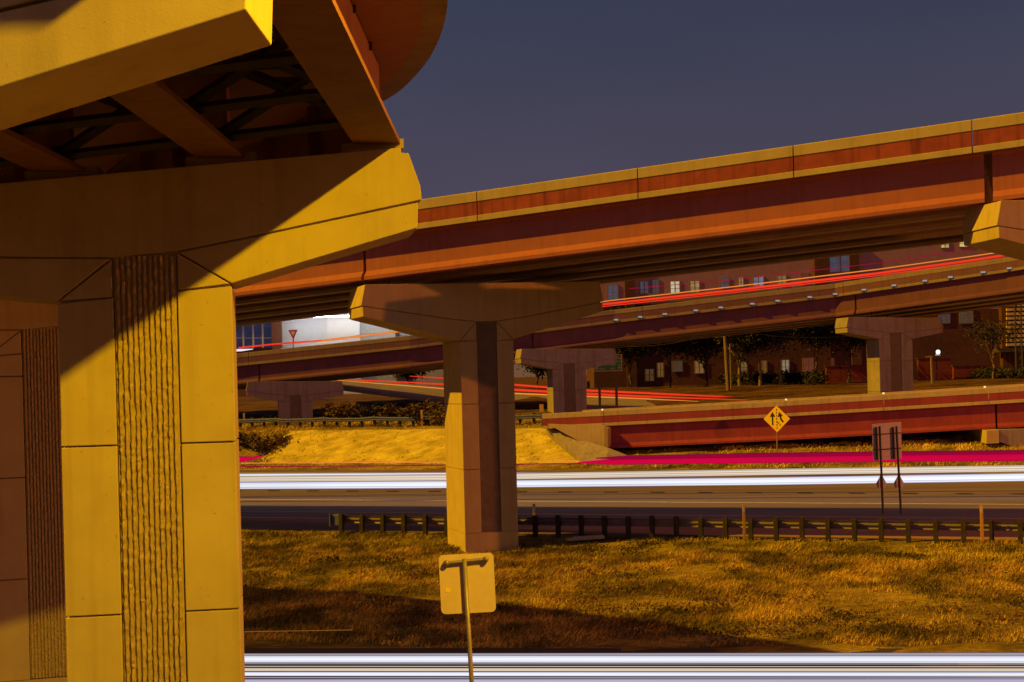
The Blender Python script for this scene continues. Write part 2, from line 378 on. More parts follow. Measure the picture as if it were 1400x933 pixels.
# ------------------------------------------------------------------ bridge piers
def pier(label, o, phi, tilt, L, hw, sw, depth, drop, zbase, zjoints, zstrip, mat='concrete', strip='flute', ribs=0, group='hammerhead bridge piers', pads=(), padmat='concrete_tan', nib=False, lift=0.0):
    o = Vector(o)
    a = Vector((math.cos(phi), math.sin(phi), 0)); b = Vector((-math.sin(phi), math.cos(phi), 0))
    base = Vector((o.x + b.x * depth / 2, o.y + b.y * depth / 2, zbase))
    root = thing('bridge_pier', base, label, 'bridge pier', group)
    Z = Vector((0, 0, 1))
    def pt(u, w, d, t=True): return o + a * u + b * d + Z * (w + (tilt * u if t else 0))
    g = .011
    # ---- cap
    gx = hw + .36
    endp = [(.29, 1.2), (.285, 1.12), (.18, 1.11), (.02, .62), (0, .40)] if nib else [(.17, 1.2), (0, .40)]
    endp = [(u, w + lift) for u, w in endp]
    upper = [(L - u, w) for u, w in endp] + [(gx, .12), (sw, 0), (-sw, 0), (-gx, .12)] + [(-L + u, w) for u, w in endp[::-1]]
    upper = upper[::-1]
    armr = [(L - .055, .385 + lift), (gx, .115), (sw, 0), (hw, -drop), (L - .075, lift)][::-1]
    arml = [(-u, w) for u, w in armr][::-1]
    trir = [(sw, 0), (hw, -drop), (sw, -drop - .02)][::-1]
    tril = [(-u, w) for u, w in trir][::-1]
    cap = MB()
    for poly in (upper, armr, arml):
        q = inset2(poly, g)
        cap.prism([pt(u, w, -.03) for u, w in q], b * (depth + .06))
    for poly in (trir, tril):
        q = inset2(poly, g)
        cap.prism([pt(u, w, -.03) for u, w in q], b * .2)
    core = [(L - .40, 1.10 + lift), (L - .14, .62 + lift), (L - .13, .3 + lift), (L - .16, .06 + lift), (hw - .05, -drop + .05), (-hw + .05, -drop + .05), (-L + .16, .06 + lift), (-L + .13, .3 + lift), (-L + .14, .62 + lift), (-L + .40, 1.10 + lift)]
    cap.prism([pt(u, w, .045) for u, w in core], b * (depth - .05))
    cap.build('pier_cap', mat, root, bevel=.012)
    # ---- column
    col = MB()
    ztop_l, ztop_r = o.z - drop - tilt * hw - .02, o.z - drop + tilt * hw - .02
    levels = [None] + list(zjoints) + [zbase - .6]
    for side in (-1, 1):
        u0, u1 = (-hw, -sw) if side < 0 else (sw, hw)
        zt0, zt1 = o.z - drop + tilt * u0 - .03, o.z - drop + tilt * u1 - .03
        for i in range(len(levels) - 1):
            lo = levels[i + 1] + (g if levels[i + 1] > zbase - .5 else 0)
            if i == 0:
                top = (zt0, zt1)
            else:
                top = (levels[i] - g, levels[i] - g)
            if lo < zstrip - .05: lo = max(lo, zstrip - .02) if lo < zstrip else lo
            if min(top) <= lo + .05: continue
            A = [o + a * u + b * d for u, d in ((u0, -.03), (u1, -.03), (u1, depth + .03), (u0, depth + .03))]
            B0 = [Vector((p.x, p.y, lo)) for p in A]
            B1 = [Vector((p.x, p.y, top[0] if k in (0, 3) else top[1])) for k, p in enumerate(A)]
            col.loft(B0, B1)
    # plinth block under the strip
    A = [o + a * u + b * d for u, d in ((-hw, -.03), (hw, -.03), (hw, depth + .03), (-hw, depth + .03))]
    col.loft([Vector((p.x, p.y, zbase - .7)) for p in A], [Vector((p.x, p.y, zstrip - .03)) for p in A])
    A = [o + a * u + b * d for u, d in ((-hw + .03, .06), (hw - .03, .06), (hw - .03, depth), (-hw + .03, depth))]
    col.loft([Vector((p.x, p.y, zbase - .6)) for p in A], [Vector((p.x, p.y, o.z - drop * .6)) for p in A])
    col.build('column', mat, root, bevel=.012)
    # ---- recessed strip
    st = MB()
    st.box((pt(0, 0, .035, False) + Vector((0, 0, (zstrip - o.z) / 2 - .01))), (2 * sw - .03, .05, o.z - zstrip - .02), (a, b, Z))
    if ribs:
        pitch = (2 * sw - .06) / ribs
        for k in range(ribs):
            uc = -sw + .03 + pitch * (k + .5)
            R = []; z = zstrip + .0
            w1, w2 = pitch * .36, pitch * .24
            dev = 0.0
            while True:
                z = min(z, o.z - .01)
                dev = dev * .9 + random.uniform(-.0018, .0018)
                j1, j2, dd = random.uniform(-.006, .006), random.uniform(-.006, .006), random.uniform(-.011, .014)
                prof = [(uc - w1 + dev + j1 * .5, .012), (uc - w2 + dev + j1, -.030 + dd), (uc + w2 + dev + j2, -.030 + dd * .6), (uc + w1 + dev + j2 * .5, .012)]
                R.append([o + a * u + b * d + Z * (z - o.z) for u, d in prof])
                if z >= o.z - .011: break
                z += random.uniform(.03, .065)
            st.rings(R)
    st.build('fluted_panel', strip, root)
    if pads:
        for (u, wd) in pads:
            pb = MB()
            c = pt(u, 1.2 + .07, depth / 2)
            ta = (a + Z * tilt).normalized()
            pb.box(c, (wd, depth * .8, .14), (ta, b, Z))
            pb.box(c + Z * .10, (wd * .45, depth * .5, .07), (ta, b, Z))
            pb.build('bearing_pad', padmat, root)
    return root, pt, a, b

# near flyover piers
TB = .089
pB = pier('large ribbed concrete pier in the foreground, brightly lit under the curved flyover', (-5.12, 20.0, 9.39), math.radians(9), TB, 3.94, 1.19, .44, 1.3, .53, .3, [6.73, 4.36, 1.99], .9, ribs=11, group='ribbed flyover piers', nib=True,
          pads=((-3.3, 1.0), (-1.12, 1.0), (1.08, 1.0), (3.25, .9)))
pA = pier('nearest pier of the curved flyover, its bright cap cut off by the top left corner', (-5.56, 9.5, 9.66), 0, TB, 3.94, 1.19, .44, .95, .53, .3, [6.9, 4.5, 2.1], .9, ribs=11, group='ribbed flyover piers', nib=True,
          pads=((-3.0, .95), (-.7, .95), (1.5, .95)))
C0 = P(56, 449, 33.2)
pC = pier('shaded ribbed pier half hidden behind the large yellow-lit pier', C0, math.radians(17), TB, 3.94, 1.19, .44, 1.3, .53, gz(C0.x, C0.y), [P(20, 515, 33.2).z, P(20, 653, 33.2).z, P(20, 791, 33.2).z], P(20, 927, 33.2).z, ribs=11, group='ribbed flyover piers', pads=((-1.1, 1.0), (1.1, 1.0)))
# main overpass piers
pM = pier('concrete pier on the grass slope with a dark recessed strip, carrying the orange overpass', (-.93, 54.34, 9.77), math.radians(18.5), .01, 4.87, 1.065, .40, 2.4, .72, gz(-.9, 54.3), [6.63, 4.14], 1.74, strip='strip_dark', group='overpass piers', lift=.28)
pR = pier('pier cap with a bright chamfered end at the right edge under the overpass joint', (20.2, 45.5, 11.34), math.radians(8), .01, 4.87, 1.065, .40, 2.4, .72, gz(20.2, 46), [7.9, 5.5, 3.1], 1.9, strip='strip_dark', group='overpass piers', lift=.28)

# far ramp piers
def far_pier(label, px, pyc, pyb, Y, s=1.28):
    o = P(px, pyc, Y)
    zb = gz(o.x, o.y + 1)
    return pier(label, o, math.radians(11), -.02, 3.2 * s, 1.1 * s, .36 * s, 2.2, .5, zb, [o.z - 2.2, o.z - 4.6], zb + .1, mat='concrete_dim', strip='strip_dark', group='ramp piers')
far_pier('squat grey ramp pier left of the lit foreground pier group, above the far guard rail', 404, 541, 572, 119.5)
far_pier('grey ramp pier right behind the green direction sign side, red light streaks passing it', 778, 497, 564, 116.5)
far_pier('tallest grey ramp pier standing before the brick building on the right', 1224, 455, 545, 111.5)

# ------------------------------------------------------------------ straight / polyline bridges
def path_frames(pts):
    pts = [Vector(p) for p in pts]; fr = []
    for i in range(len(pts)):
        t = pts[min(i + 1, len(pts) - 1)] - pts[max(i - 1, 0)]; t.z = 0; t.normalize()
        fr.append((pts[i], Vector((t.y, -t.x, 0))))        # normal towards the camera side
    return fr

def sweep(frames, section):
    mb = MB()
    mb.rings([[p + n * off + Vector((0, 0, dz)) for off, dz in section] for p, n in frames])
    return mb

def resample(pts, step):
    pts = [Vector(p) for p in pts]; out = [pts[0]]
    for A, B in zip(pts, pts[1:]):
        k = max(1, int((B - A).length / step))
        out += [A.lerp(B, (i + 1) / k) for i in range(k)]
    return out

def cut(pts, s0, s1):
    pts = [Vector(p) for p in pts]; acc = 0; out = []
    def at(s):
        acc = 0
        for A, B in zip(pts, pts[1:]):
            l = (B - A).length
            if s <= acc + l: return A.lerp(B, (s - acc) / l)
            acc += l
        return pts[-1].copy()
    out.append(at(s0)); acc = 0
    for A, B in zip(pts, pts[1:]):
        acc += (B - A).length
        if s0 < acc < s1 - 1e-4 and B is not pts[-1]: out.append(B.copy())
    out.append(at(s1)); return out

def total(pts):
    return sum((Vector(b) - Vector(a)).length for a, b in zip(pts, pts[1:]))

def bridge(name, label, cat, pts, width, ngirder, cross, spans, pjoints, mats, k=1.0, over=.95, wallback=True, H=1.6):
    """pts: foot of the near girder web (bottom). spans: list of (s0,s1) girder runs. pjoints: parapet joint positions."""
    root = thing(name, Vector(pts[0]), label, cat)
    T = total(pts)
    rim, band, inner, girder, deckm = mats
    # girders
    for (s0, s1) in spans:
        fr = path_frames(cut(pts, s0, s1))
        for i in range(ngirder):
            off = -i * (width / (ngirder - 1)); dz = cross * off * -1 * -1
            f = .30
            sec = [(-f, 0), (f, 0), (f, .13), (.09, .34), (.09, H - .12), (.28, H - .04), (.28, H), (-.28, H), (-.28, H - .04), (-.09, H - .12), (-.09, .34), (-f, .13)]
            sec = [(o_ * k + off, z_ * k + dz) for o_, z_ in sec]
            sweep(fr, sec).build('girder', girder if i == 0 else inner, root)
    frF = path_frames(resample(pts, 6))
    t0 = H * k
    far = -width - over
    sec = [(over - .06, t0), (over - .06, t0 + .24), (far + .06, t0 + .24 + cross * far), (far + .06, t0 + cross * far)]
    sweep(frF, sec).build('deck', deckm, root)
    # near parapet in segments
    edges = [0] + sorted(pjoints) + [T]
    par, bnd = MB(), MB()
    for e0, e1 in zip(edges, edges[1:]):
        fr = path_frames(resample(cut(pts, e0 + .02, e1 - .02), 8))
        o0 = over
        led = [(o0 - .35, t0 - .0), (o0, t0 - .0), (o0, t0 + .19), (o0 - .04, t0 + .21), (o0 - .04, t0 + .70), (o0 - .005, t0 + .72), (o0 - .005, t0 + 1.05), (o0 - .05, t0 + 1.08), (o0 - .22, t0 + 1.08), (o0 - .35, t0 + .2)]
        par.rings([[p + n * off + Vector((0, 0, dz)) for off, dz in led] for p, n in fr])
        bsec = [(o0 - .06, t0 + .215), (o0 - .03, t0 + .215), (o0 - .03, t0 + .69), (o0 - .06, t0 + .69)]
        bnd.rings([[p + n * off + Vector((0, 0, dz)) for off, dz in bsec] for p, n in fr])
    po = par.build('parapet', rim, root)
    bnd.build('painted_band', band, po)
    if wallback:
        sec = [(far, t0 + cross * far), (far, t0 + 1.08 + cross * far), (far + .2, t0 + 1.08 + cross * far), (far + .35, t0 + .2 + cross * far), (far + .35, t0 + cross * far)]
        sweep(frF, sec[::-1]).build('parapet', rim, root)
    return root

# main overpass
m0, m1 = Vector((-5.5, 54.1, 0)), Vector((15.67, 46.1, 0))
d = (m1 - m0).normalized(); nrm = Vector((d.y, -d.x, 0))
def on_plane(px, py, p0, dd):
    a, b = ray(px, py)
    # X=a*Y ; p0.x+dd.x*s = a*(p0.y+dd.y*s)
    s = (a * p0.y - p0.x) / (dd.x - a * dd.y)
    Y = p0.y + dd.y * s
    return s, ZC + b * Y
pw = m0 + nrm * .2
sA, zA = on_plane(600, 370.4, pw, d); sB, zB = on_plane(1320, 280.4, pw, d)
def zb(s): return zA + (zB - zA) * (s - sA) / (sB - sA)
S0, S1 = -34.0, 30.0
mpts = [m0 + d * s + Vector((0, 0, zb(s))) for s in (S0, S1)]
slen = total(mpts) / (S1 - S0)
po_ = m0 + nrm * .95
def smain(px, py): return (on_plane(px, py, po_, d)[0] - S0) * slen
sw_ = lambda px, py: (on_plane(px, py, pw, d)[0] - S0) * slen
sj1, sj2 = sw_(497, 370), sw_(1350, 250)
overpass = bridge('overpass_bridge', 'long overpass with orange lit girder and red banded parapet crossing the picture', 'bridge', mpts, 9.0, 5, .04,
       [(0, sj1 - .06), (sj1 + .06, sj2 - .10), (sj2 + .16, total(mpts))],
       [smain(p, 260) for p in (420, 646, 868, 1083, 1330)] + [smain(646, 260) - 6 * i for i in (3, 4)],
       ('concrete', 'band_red', 'girder_inner', 'girder_orange', 'deck'), over=.57)

# far ramp (two-lane ramp in the middle distance)
ramp_px = [(150, 500, 124), (330, 483, 122), (560, 459, 119), (840, 423.7, 118), (1140, 388, 114), (1370, 353, 105), (1480, 334, 100)]
OV = .5
ramp_top = [P(x, y, Y) for x, y, Y in ramp_px]
def inward(pts, over, drop_):
    fr = path_frames(pts)
    return [p - n * over - Vector((0, 0, drop_)) for p, n in fr]
KR = .98
rpts = inward(ramp_top, OV, 1.6 * KR + 1.08)
def arc_at(pts, px):
    acc = 0
    for A, B in zip(pts, pts[1:]):
        pa, pb = A.x / A.y, B.x / B.y
        t = ((px - CX) / F + .0015 - pa) / (pb - pa)
        if t <= 1: return acc + t * (B - A).length
        acc += (B - A).length
    return acc
T_ = total(rpts)
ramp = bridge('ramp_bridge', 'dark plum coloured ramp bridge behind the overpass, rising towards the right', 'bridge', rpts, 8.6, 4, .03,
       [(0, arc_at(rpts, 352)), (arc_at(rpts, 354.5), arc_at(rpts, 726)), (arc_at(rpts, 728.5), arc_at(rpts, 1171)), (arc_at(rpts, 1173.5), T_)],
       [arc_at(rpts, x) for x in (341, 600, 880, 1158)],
       ('ramp_rim', 'ramp_band', 'girder_inner', 'ramp_dim_purple', 'deck'), k=KR, over=OV)
# marker lights along the ramp ledge
ML = glow('marker_light', (.9, .9, .95), .3)
frr = path_frames(resample(ramp_top, .5))
mk_x = [838, 874, 910, 947, 984, 1023, 1062, 1100, 1140, 1180, 1220, 1260, 1300, 1340, 1378]
for x in mk_x:
    best = min(frr, key=lambda q: abs(q[0].x / q[0].y - (x - CX) / F - .0018))
    p, n = best
    c = p + n * .07 - Vector((0, 0, .93))
    h = MB().box(c, (.22, .07, .12), (Vector((-n.y, n.x, 0)), n, Vector((0, 0, 1)))).build('marker_housing', 'steel_dark', ramp)
    MB().box(c + n * .08 + Vector((.12, 0, .09)), (.34, .1, .12), (Vector((-n.y, n.x, 0)), n, Vector((0, 0, 1)))).build('marker_lens', ML, h)

# low bridge on the right
low_px = [(741, 566.0, 101.6), (823, 561.8, 100.0), (1050, 549.5, 96.8), (1400, 527.3, 92.0), (1560, 517, 89.6)]
low_top = [P(x, y, Y) for x, y, Y in low_px]
lpts = inward(low_top, .42, 2.68)
LT = total(lpts)
low = bridge('low_bridge', 'low crimson bridge with tan parapet above the pink light streak on the right', 'bridge', lpts, 8.6, 4, .0,
       [(arc_at(lpts, 829), arc_at(lpts, 1358)), (arc_at(lpts, 1360.5), LT)],
       [arc_at(lpts, x) for x in (823, 1072, 1209, 1350)],
       ('concrete_tan', 'low_red', 'girder_inner', 'low_red', 'deck'), over=.42)
AM = glow('amber_reflector', (1.0, .72, .3), 1.1)  # emission stands in for light thrown back by the reflectors
frl = path_frames(resample(low_top, .4))
for x in (824, 1072, 1209, 1348):
    p, n = min(frl, key=lambda q: abs(q[0].x / q[0].y - (x - CX) / F))
    MB().box(p - n * .1 + Vector((0, 0, .07)), (.12, .1, .11)).build('reflector', AM, low)
# abutment of the low bridge
frA = path_frames(lpts)
ab = thing('bridge_abutment', Vector((6.0, 101, gz(6, 99))), 'tan concrete abutment wall at the left end of the low crimson bridge', 'abutment')
na = frA[1][1]
q = [P(748, 580, 101.0), P(827, 582.5, 99.6), P(827, 615, 99.6), P(808, 612, 99.9)]
MB().prism(q, -na * 9.5).build('wing_wall', 'concrete_tan', ab)
q2 = [P(826, 584, 99.3), P(831, 585, 99.3), P(831, 612, 99.3), P(826, 614, 99.3)]
MB().prism(q2, -na * 9.8).build('end_block', 'concrete', ab)
# pier head of the low bridge at the right edge
lp = thing('bridge_pier', Vector((33.5, 93.5, gz(33.5, 93.5))), 'short pier head of the low crimson bridge at the right edge', 'bridge pier')
c0 = P(1350, 590, 91.6)
mbp = MB().prism([P(1349, 589, 91.4), P(1366, 588, 91.4), P(1366, 606, 91.4), P(1349, 607, 91.4)], Vector((1.2, 8.5, 0)))
mbp.build('cap_end', 'concrete', lp)
MB().prism([P(1366.5, 588, 91.5), P(1480, 584, 91.5), P(1480, 612, 91.5), P(1392, 614, 91.5), P(1366.5, 604, 91.5)], Vector((1.2, 8.3, 0))).build('cap_body', 'concrete_dim', lp)

# ------------------------------------------------------------------ curved flyover above the camera's left
GX = [-1.87, -4.07, -6.27, -8.47]
gzb = lambda x: ZC + 3.28 + TB * (x + 4.07)          # bottom of girders (superelevated)
fly = thing('flyover_bridge', (-5, 15, ZC + 3.3), 'curved flyover overhead at upper left, seen from below with braced girders', 'bridge')
def igirder(p0, p1, mat='flyover_girder'):
    p0, p1 = Vector(p0), Vector(p1)
    mb = MB()
    fr = path_frames([p0, p1])
    Hh = 1.42
    sec = [(-.33, 0), (.33, 0), (.33, .075), (.02, .075), (.02, Hh - .04), (.25, Hh - .04), (.25, Hh), (-.25, Hh), (-.25, Hh - .04), (-.02, Hh - .04), (-.02, .075), (-.33, .075)]
    mb.rings([[p + n * off + Vector((0, 0, dz)) for off, dz in sec] for p, n in fr])
    t = (p1 - p0); l = t.length; t.normalize(); n = fr[0][1]
    # web stiffeners
    k = int(l / 2.6)
    for i in range(1, k):
        c = p0 + t * (i * l / k) + Vector((0, 0, .72))
        mb.box(c - n * .14, (.02, .22, 1.26), (t, n, Vector((0, 0, 1))))
    return mb.build('girder', mat, fly)
Bo, ba = Vector((-5.12, 20.65, 0)), Vector((math.cos(math.radians(9)), math.sin(math.radians(9)), 0))
for x in GX:
    z = gzb(x)
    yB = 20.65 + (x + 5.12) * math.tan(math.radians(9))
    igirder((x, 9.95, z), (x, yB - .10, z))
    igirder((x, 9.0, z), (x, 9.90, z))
    # next span bends towards pier C
    u = (x + 5.12) / ba.x
    ce = C0 + Vector((math.cos(math.radians(17)), math.sin(math.radians(17)), 0)) * u + Vector((-.19, .65, 0))
    igirder((x, yB + .12, z), (ce.x, ce.y, C0.z + 1.4 + TB * u))
# cross frames between the girders
def member(mb, a, b, w=.09):
    mb.tube([a, b], w * .62, 4)
for yy in (11.6, 13.6, 15.6, 17.6, 19.6):
    for xa, xb in zip(GX[1:], GX):
        mb = MB()
        za, zb_ = gzb(xa), gzb(xb)
        y2 = yy + (.25 if yy > 19 else 0)
        A0, A1 = Vector((xa + .06, yy, za + .16)), Vector((xa + .06, yy, za + 1.26))
        B0, B1 = Vector((xb - .06, yy, zb_ + .16)), Vector((xb - .06, yy, zb_ + 1.26))
        member(mb, A0, B1, .13); member(mb, A1, B0 + Vector((0, .03, 0)), .13); member(mb, A0, B0, .12); member(mb, A1, B1, .12)
        mid = (A0 + B1) / 2
        mb.box(mid, (.34, .03, .34))
        for c in (A0, A1, B0, B1): mb.box(c, (.24, .03, .28))
        mb.build('cross_frame', 'steel_dark', fly)
# deck slab following the outer curve
edge = [(-.60, 8.9), (-.61, 10.5), (-.62, 12), (-.65, 15), (-.70, 17.9), (-.99, 20.3), (-1.45, 22.3), (-2.05, 24.0), (-3.6, 27), (-6.2, 31), (-9.6, 35.2), (-14, 39.4), (-20, 43.4), (-28, 47.2), (-42, 51.5)]
def zdeck(x): return ZC + 4.80 + TB * (x + .9) * .55
W = 8.9
def catmull(p, k=4):
    out = []
    for i in range(len(p) - 1):
        p0, p1, p2, p3 = p[max(i - 1, 0)], p[i], p[i + 1], p[min(i + 2, len(p) - 1)]
        for j in range(k):
            t = j / k
            out.append(tuple(.5 * (2 * b + (c - a) * t + (2 * a - 5 * b + 4 * c - d_) * t * t + (3 * b - a - 3 * c + d_) * t ** 3) for a, b, c, d_ in zip(p0, p1, p2, p3)))
    return out + [p[-1]]
edge = catmull(edge)
top_frames = []
for i, (x, y) in enumerate(edge):
    x0, y0 = edge[max(i - 1, 0)]; x1, y1 = edge[min(i + 1, len(edge) - 1)]
    t = Vector((x1 - x0, y1 - y0, 0)).normalized(); n = Vector((t.y, -t.x, 0))
    top_frames.append((Vector((x, y, ZC + 4.80)), n))
sec = [(0, 0), (0, .26), (-W, .26 - W * TB), (-W, -W * TB), (-.95, -.06 - .03)]
mb = MB()
def shift(f, dy): return (f[0] + Vector((f[1].y, -f[1].x, 0)) * -dy, f[1])
for fr_ in (top_frames[:20] + [shift(top_frames[20], .012)], [shift(top_frames[20], -.012)] + top_frames[21:]):
    mb.rings([[p + n * o_ + Vector((0, 0, z_)) for o_, z_ in sec] for p, n in fr_])
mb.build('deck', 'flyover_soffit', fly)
sec = [(.015, -.03), (.015, 1.1), (-.2, 1.1), (-.35, .27), (-.30, -.03)]
mb = MB(); mb.rings([[p + n * o_ + Vector((0, 0, z_)) for o_, z_ in sec] for p, n in top_frames]); mb.build('parapet', 'concrete_tan', fly)
sec = [(-W - .02, -W * TB - .03), (-W + .3, -W * TB - .03), (-W + .3, .27 - W * TB), (-W + .2, 1.1 - W * TB), (-W - .02, 1.1 - W * TB)]
mb = MB(); mb.rings([[p + n * o_ + Vector((0, 0, z_)) for o_, z_ in sec] for p, n in top_frames]); mb.build('parapet', 'concrete_tan', fly)
# corrugated deck forms between girders
for xa, xb in zip(GX[1:], GX):
    mb = MB(); y = 10.6; prof = []
    while y < 20.0:
        prof += [(y, 0), (y + .20, 0), (y + .26, .075), (y + .40, .075)]; y += .46
    vs, fs = [], []
    for (yy, hz) in prof:
        vs += [(xa + .26, yy, gzb(xa) + 1.36 + hz), (xb - .26, yy, gzb(xb) + 1.36 + hz)]
    for i in range(len(prof) - 1):
        fs.append((2 * i, 2 * i + 1, 2 * i + 3, 2 * i + 2))
    mb.add(vs, fs); mb.build('deck_form', 'form_light', fly)

# ------------------------------------------------------------------ ground and roads
xs = np.concatenate([np.linspace(-900, -70, 14), np.arange(-66, -30, 3), np.arange(-30, 46, .6), np.arange(46, 90, 3), np.linspace(95, 900, 14)])
ys = np.concatenate([np.linspace(-300, 0, 8), np.arange(6, 34, 2), np.arange(34, 60, .5), np.arange(60, 84, 2), np.arange(84, 125, .7), np.arange(125, 220, 5), np.linspace(230, 1800, 14)])
XX, YY = np.meshgrid(xs, ys)
ZZ = ground(XX, YY)
nx, ny = len(xs), len(ys)
vs = np.stack([XX, YY, ZZ], -1).reshape(-1, 3)
idx = np.arange(nx * ny).reshape(ny, nx)
fs = np.stack([idx[:-1, :-1], idx[:-1, 1:], idx[1:, 1:], idx[1:, :-1]], -1).reshape(-1, 4)
me = bpy.data.meshes.new('ground'); me.from_pydata(vs.tolist(), [], fs.tolist()); me.update()
me.polygons.foreach_set('use_smooth', [True] * len(me.polygons))
me.materials.append(M['ground'])
go = bpy.data.objects.new('ground', me); COL.objects.link(go); tag(go, kind='structure')

def strip_sheet(name, fa, fb, xs_, z, mat):
    mb = MB(); vs, fs = [], []
    for x in xs_: vs += [(x, fa(x), z(x, fa(x))), (x, fb(x), z(x, fb(x)))]
    for i in range(len(xs_) - 1): fs.append((2 * i, 2 * i + 2, 2 * i + 3, 2 * i + 1))
    return tag(mb.add(vs, fs).build(name, mat), kind='structure')
hx = [-200, -100, -60] + list(range(-40, 66, 2)) + [100, 200]
HZ = lambda x, y: 1.262
near_edge = lambda x: float(rail_y(x)) + .55
far_edge = lambda x: float(far_y(x)) - .2
strip_sheet('highway', near_edge, far_edge, hx, HZ, 'asphalt')
tl = lambda x, t: near_edge(x) * (1 - t) + far_edge(x) * t
for t, w_, m_ in ((.13, .14, 'paint_white'), (.205, .13, 'paint_yellow'), (.375, .14, 'paint_white'), (.93, .16, 'paint_white')):
    strip_sheet('lane_line', lambda x: tl(x, t) - w_, lambda x: tl(x, t) + w_, hx, lambda x, y: 1.267, m_)
strip_sheet('road_shoulder', near_edge, lambda x: tl(x, .12), hx, lambda x, y: 1.2655, 'asphalt_dark')
mb = MB(); x = -27.0
while x < 42:
    for (xx,) in ((x,),):
        y0, y1 = tl(xx, .525), tl(xx + .8, .525)
        mb.add([(xx, y0 - .32, 1.270), (xx + .72, y1 - .32, 1.270), (xx + .72, y1 + .32, 1.270), (xx, y0 + .32, 1.270)], [(0, 1, 2, 3)])
    x += 2.45
tag(mb.build('lane_dashes', 'paint_black'), kind='structure')
nfar = lambda x: 38.0 - .14 * x
strip_sheet('frontage_road', lambda x: 26.0 - .14 * x, nfar, [-60, -30, 0, 30, 60], lambda x, y: .335, 'asphalt_near')
strip_sheet('lane_line', lambda x: 37.0 - .14 * x, lambda x: 37.14 - .14 * x, [-60, -30, 0, 30, 60], lambda x, y: .34, 'paint_white')
# road behind, seen under the ramp
up = [(440, 515), (520, 521), (605, 530), (700, 537), (800, 541), (920, 545), (1035, 547.5)]
dn = [(440, 531), (520, 541), (605, 551.5), (700, 560), (800, 562), (920, 561), (1035, 558)]
rr_ = []
vs, fs = [], []
for (a_, b_) in zip(up, dn):
    A, B = P(*b_, np.interp(b_[0], (440, 760, 1035), (126, 124, 127))), P(*a_, np.interp(b_[0], (440, 760, 1035), (140, 138, 137)))
    vs += [tuple(A), tuple(B)]; rr_.append((A, B))
for i in range(len(up) - 1): fs.append((2 * i, 2 * i + 2, 2 * i + 3, 2 * i + 1))
MB_ = MB().add(vs, fs)
M['pale_road'] = surf('pale_concrete_road', (.20, .165, .16), (.28, .23, .22), .6, .8, .1, 40)
tag(MB_.build('rear_road', 'pale_road'), kind='structure')

# embankment face and the paved slope beside the abutment
M['lit_grass'] = surf('lit_dry_grass', (.34, .27, .04), (.76, .62, .09), 1.3, .95, 1.0, 5, stretch=(.5, 1.3, 1), detail=9, spec=.05)  # lamp light falling on the slope put into this brighter grass colour
def face_sheet(name, pxl, nu, nv, mat, lift):
    (a_, b_), (c_, d_) = pxl
    A, B, C_, D_ = hit(*a_, y0=90), hit(*b_, y0=90), hit(*c_, y0=90), hit(*d_, y0=90)
    vs, fs = [], []
    for j in range(nv + 1):
        for i in range(nu + 1):
            u, v = i / nu, j / nv
            p = A.lerp(B, u).lerp(C_.lerp(D_, u), v)
            jx = (.25 * math.sin(v * 23) if i in (0, nu) else 0)
            vs.append((p.x + jx, p.y, gz(p.x + jx, p.y) + lift))
    for j in range(nv):
        for i in range(nu):
            k = j * (nu + 1) + i; fs.append((k, k + 1, k + nu + 2, k + nu + 1))
    return tag(MB().add(vs, fs).build(name, mat, smooth=True), kind='structure')
face_sheet('embankment_face', (((352, 634), (802, 635.5)), ((398, 589.5), (748, 586))), 70, 16, 'lit_grass', .03)
sp_top = [P(747, 584.5, 102.2), P(786, 598, 100.6), P(833, 613, 98.8)]
sp_bot = [hit(800, 635.5, y0=85), hit(826, 634.5, y0=85), hit(872, 629, y0=85)]
mbq = MB()
for k in range(2):
    a0, a1, b0, b1 = sp_top[k], sp_top[k + 1], sp_bot[k] + Vector((0, 0, .04)), sp_bot[k + 1] + Vector((0, 0, .04))
    dn_ = Vector((0, .6, -1.2))
    mbq.loft([b0, b1, a1, a0], [b0 + dn_, b1 + dn_, a1 + dn_, a0 + dn_])
tag(mbq.build('slope_paving', 'concrete_dim'), kind='structure')
